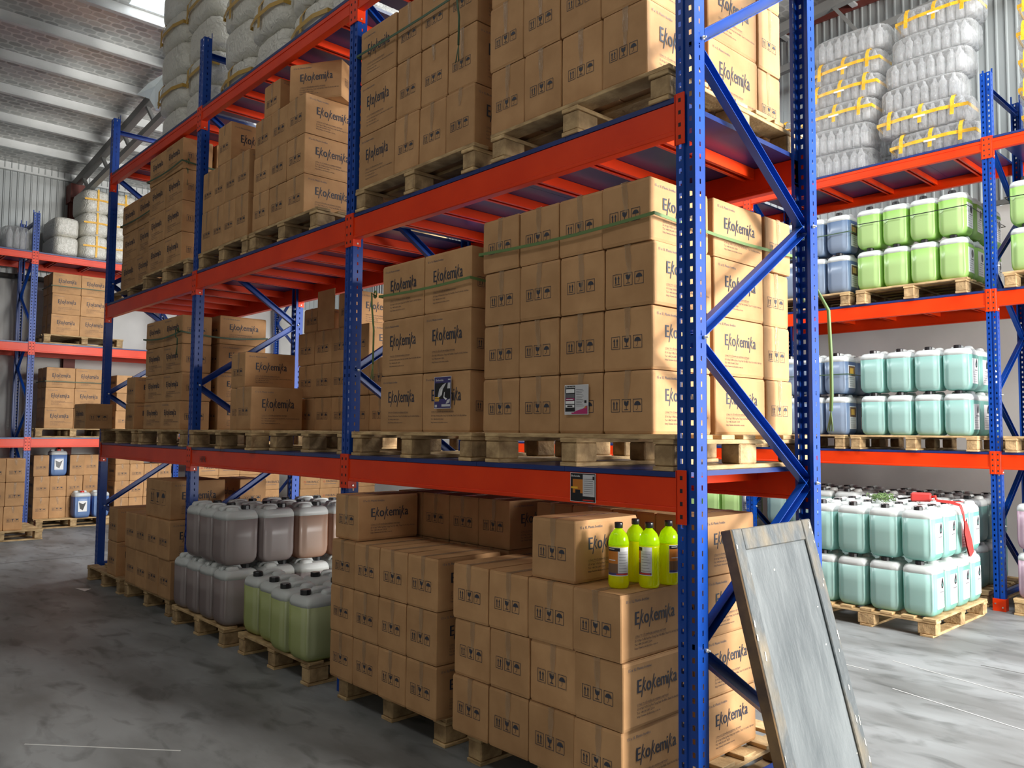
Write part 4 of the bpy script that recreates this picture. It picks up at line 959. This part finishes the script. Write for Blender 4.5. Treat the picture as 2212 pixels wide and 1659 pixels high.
strap('dark strap on the far bay middle shelf load', -6.30, -5.34, 0, .80, T1+3.35*.258, 'strapdark', sag=.03, tail=(-5.36, .0, .12))
strap('thin strap around the far left rack upper shelf cartons', XC-.60, XC-.004, .57, 1.43, T2+2.35*.335, 'strapdark', sag=.0, w=.012)
strap('thin strap around the far left rack middle shelf cartons', XC-.60, XC-.004, .54, 1.40, T1+2.3*.325, 'strapdark', sag=.0, w=.012)
strap('black strap around the lime cans of the upper shelf', -1.865, -.79, 5.605, 6.76, T2+CH+.25, 'black', sag=.004, w=.008)
strap('grey-green strap around the slate blue cans, upper shelf', -2.985, -1.91, 5.605, 6.48, T2+CH+.20, 'strapdark', sag=.004, w=.010)
strap('grey-green strap around the slate blue cans, middle shelf', -3.035, -1.96, 5.605, 6.48, T1+CH+.20, 'strapdark', sag=.004, w=.010)
strap('black strap around lime cans at the right frame edge', -.465, .345, 5.612, 6.20, T2+CH+.25, 'black', sag=.004, w=.008)
# loose green strapping and red tool on the aisle cans
m = MB(); rnd = random.Random(5)
for i in range(26):
    a = rnd.uniform(0, 2*PI); r1 = rnd.uniform(.03, .11); cx, cy = -1.22+rnd.uniform(-.03, .03), 4.62+rnd.uniform(-.03, .03)
    m.tube([(cx+r1*math.cos(a+t), cy+r1*math.sin(a+t)*.8, 1.012+.02*math.sin(t*2+i)+rnd.uniform(0, .04)) for t in (0, .5, 1, 1.5, 2.0)], .0035, 'strap', 4)
tag(ob('strap_tangle', m), 'tangle of loose green strapping lying on the teal aisle cans', 'strap')
e = empty('strapping_tool', (-.93, 4.78, 1.008), .3, 'red strapping tool box on top of the teal aisle cans', 'tool')
m = MB(); m.box((-.10, -.05, 0), (.06, .05, .075), 'redbag', .012); ob('tool_body', m, e)
m = MB(); m.tube([(-.10, 0, .03), (-.16, -.01, .02), (-.2, .02, .012)], .009, 'black', 6); m.tube([(.06, 0, .04), (.09, -.01, .05), (.10, -.03, .02)], .012, 'redcap', 6); ob('lever', m, e)
m = MB(); pts = [(-.80, 4.70, 1.03), (-.70, 4.72, 1.02), (-.625, 4.74, 1.0), (-.612, 4.76, .93), (-.608, 4.78, .86)]
m.ribbon(pts, .022, .006, 'redbag'); m.bar((-.86, 4.73, 1.03), (-.64, 4.86, 1.02), .02, .006, 'redbag')
m.add([(-.606, 4.755, .87), (-.606, 4.805, .86), (-.604, 4.90, .70), (-.602, 4.93, .60), (-.602, 4.84, .56), (-.604, 4.78, .66), (-.606, 4.74, .78)], [(0, 1, 2, 3, 4, 5, 6)], 'redbag')
m.add([(-.597, 4.755, .87), (-.597, 4.805, .86), (-.592, 4.90, .70), (-.59, 4.93, .60), (-.59, 4.84, .56), (-.592, 4.78, .66), (-.597, 4.74, .78)], [(0, 1, 2, 3, 4, 5, 6)], 'redbag')
tag(ob('red_ribbon', m), 'red cloth strap with wide end hanging down over the teal cans', 'strap')

# ------------------------------------------------------------------ leaning board
M['board'] = noisy(mat('weathered_grey_board', (.3, .33, .34), .5), (.055, .068, .075), (.135, .152, .158), scale=3.5, detail=10, coord='Object', stretch=(1.6, 1.6, .5), bump=.25, bscale=22)[0]
M['boardedge'] = noisy(mat('board_frame_paint', (.26, .29, .30), .5), (.060, .072, .078), (.20, .155, .09), scale=9, detail=9, stretch=(1, 1, .6), lo=.42, hi=.78, bump=.3, bscale=30)[0]
M['boardside'] = noisy(mat('brown_board_side', (.2, .11, .05), .6), (.10, .06, .035), (.26, .15, .06), scale=8)[0]
M['chip'] = mat('chipped_pale_paint', (.62, .60, .52), .7)
ang = math.atan2(.314, 1.21); Lb = 1.245
e = empty('leaning_board', (.382, .43, .012), 0, 'weathered grey framed board leaning against the end of the near rack', 'board'); e.rotation_euler = (0, -ang, 0)
w = .63; t = .045
m = MB(); m.box((-.018, -w/2+.03, .02), (-.006, w/2-.03, Lb-.02), 'board'); ob('panel', m, e)
def rail(a, b, mt='boardedge'): q = MB(); q.box(a, b, mt, .004); return q
ob('left_stile', rail((-t+.006, -w/2+.0065, 0), (.004, -w/2+.075, Lb)), e); ob('right_stile', rail((-t+.006, w/2-.075, 0), (.004, w/2, Lb)), e)
ob('top_rail', rail((-t+.008, -w/2+.076, Lb-.085), (.002, w/2-.076, Lb-.001)), e); ob('bottom_rail', rail((-t+.008, -w/2+.076, .001), (.002, w/2-.076, .085)), e)
ob('edge_strip', rail((-t, -w/2-.002, -.0), (.005, -w/2+.006, Lb), 'boardside'), e)
m = MB(); rnd = random.Random(3)
for i in range(30):
    side = rnd.choice((-1, 1, 1, 0)); z = rnd.uniform(.05, Lb-.03); y = side*(w/2-.012-rnd.random()**2*.03) if side else rnd.uniform(-.25, .25); h = rnd.uniform(.004, .03) if side else rnd.uniform(.002, .008); ww = rnd.uniform(.002, .007); X = .0055 if side else -.0052
    m.add([(X, y-ww, z), (X, y+ww*.6, z-h*.2), (X, y+ww, z+h*.7), (X, y-ww*.3, z+h)], [(0, 1, 2, 3)], 'chip')
ob('paint_chips', m, e)['kind'] = 'stuff'
# scrap of paper
m = MB(); m.add([(-7.05, -.33, .004), (-6.82, -.30, .003), (-6.90, -.22, .006)], [(0, 1, 2)], 'white'); tag(ob('paper_scrap', m), 'small white paper scrap on the floor before the end post', 'paper')

# ------------------------------------------------------------------ things wholly hidden inside the loads are left out
UNSEEN = {
 'first from left, far back corner': ['top-layer carton'],
 'first from left, middle bank middle shelf near post': ['bottom-layer carton', 'second-layer carton', 'third-layer carton', 'top-layer carton'],
 'first from left, middle bank middle shelf, second pallet': ['bottom-layer carton', 'second-layer carton', 'top-layer carton'],
 'first from left, middle bank upper shelf near post': ['bottom-layer carton', 'second-layer carton', 'top-layer carton'],
 'first from left, rear bank far bay floor': ['bottom-layer carton', 'top-layer carton'],
 'first from left, rear bank far bay middle shelf': ['bottom-layer carton', 'second-layer carton', 'third-layer carton', 'top-layer carton'],
 'first from left, rear bank far bay upper shelf, left load': ['bottom-layer carton', 'second-layer carton', 'top-layer carton'],
 'first from left, rear bank far bay upper shelf, right load': ['bottom-layer carton', 'second-layer carton', 'third-layer carton', 'top-layer carton'],
 'first from left, rear bank middle bay upper shelf, left load': ['bottom-layer carton', 'top-layer carton'],
 'first from left, rear bank middle bay upper shelf, right load': ['bottom-layer carton', 'second-layer carton', 'top-layer carton'],
 'first from left, rear bank middle shelf near post': ['bottom-layer carton', 'second-layer carton', 'third-layer carton', 'top-layer carton'],
 'first from left, rear bank upper shelf beside second post': ['bottom-layer carton', 'second-layer carton', 'top-layer carton'],
 'first from left, rear bank upper shelf near post': ['bottom-layer carton', 'second-layer carton', 'top-layer carton'],
 'fourth from left, far back corner': ['third-layer carton', 'top-layer carton'],
 'fourth from left, far left rack floor, beyond end post': ['top-layer carton'],
 'fourth from left, middle bank upper shelf near post': ['top-layer carton'],
 'fourth from left, rear bank far bay floor': ['bottom-layer carton', 'top-layer carton'],
 'fourth from left, rear bank middle bay upper shelf, left load': ['bottom-layer carton', 'top-layer carton'],
 'fourth from left, rear bank upper shelf beside second post': ['bottom-layer carton', 'second-layer carton', 'top-layer carton'],
 'lower layer, first from left, fourth row': ['brownish grey can'],
 'lower layer, first from left, second row, floor behind near rack': ['lime green can'],
 'lower layer, first from left, third row': ['brownish grey can'],
 'lower layer, fourth from left, third row, upper shelf': ['slate blue can'],
 'lower layer, second from left, second row, floor behind near rack': ['lime green can'],
 'lower layer, third from left, second row, floor behind near rack': ['lime green can'],
 'second from left, far back corner': ['third-layer carton', 'top-layer carton'],
 'second from left, middle bank middle shelf near post': ['bottom-layer carton', 'second-layer carton', 'third-layer carton', 'top-layer carton'],
 'second from left, middle bank middle shelf, second pallet': ['bottom-layer carton', 'second-layer carton', 'top-layer carton'],
 'second from left, middle bank upper shelf near post': ['bottom-layer carton', 'second-layer carton', 'top-layer carton'],
 'second from left, rear bank far bay floor': ['bottom-layer carton', 'top-layer carton'],
 'second from left, rear bank far bay upper shelf, left load': ['bottom-layer carton', 'second-layer carton', 'top-layer carton'],
 'second from left, rear bank middle bay upper shelf, left load': ['bottom-layer carton', 'top-layer carton'],
 'second from left, rear bank middle bay upper shelf, right load': ['bottom-layer carton', 'second-layer carton', 'top-layer carton'],
 'second from left, rear bank upper shelf beside second post': ['bottom-layer carton', 'second-layer carton', 'top-layer carton'],
 'sole column, rear by end post on floor': ['bottom-layer carton', 'top-layer carton'],
 'third from left, far left rack floor, beyond end post': ['top-layer carton'],
 'third from left, far left rack, beyond end post': ['bottom-layer carton', 'second-layer carton', 'top-layer carton'],
 'third from left, middle bank middle shelf near post': ['bottom-layer carton', 'second-layer carton', 'third-layer carton', 'top-layer carton'],
 'third from left, middle bank upper shelf near post': ['bottom-layer carton', 'second-layer carton', 'top-layer carton'],
 'third from left, rear bank middle bay upper shelf, left load': ['bottom-layer carton', 'top-layer carton'],
 'third from left, rear bank upper shelf beside second post': ['bottom-layer carton', 'second-layer carton', 'top-layer carton'],
 'top layer, first from left, second row, floor behind near rack': ['lime green can'],
 'top layer, fourth from left, third row, upper shelf': ['slate blue can'],
 'top layer, second from left, second row, floor behind near rack': ['lime green can'],
 'top layer, third from left, second row, floor behind near rack': ['lime green can'],
}
gone = {'%s, %s' % (a, b) for b, l in UNSEEN.items() for a in l}
for o in [o for o in C.objects if o.get('label') in gone]:
    for c in list(o.children_recursive)+[o]: bpy.data.objects.remove(c)
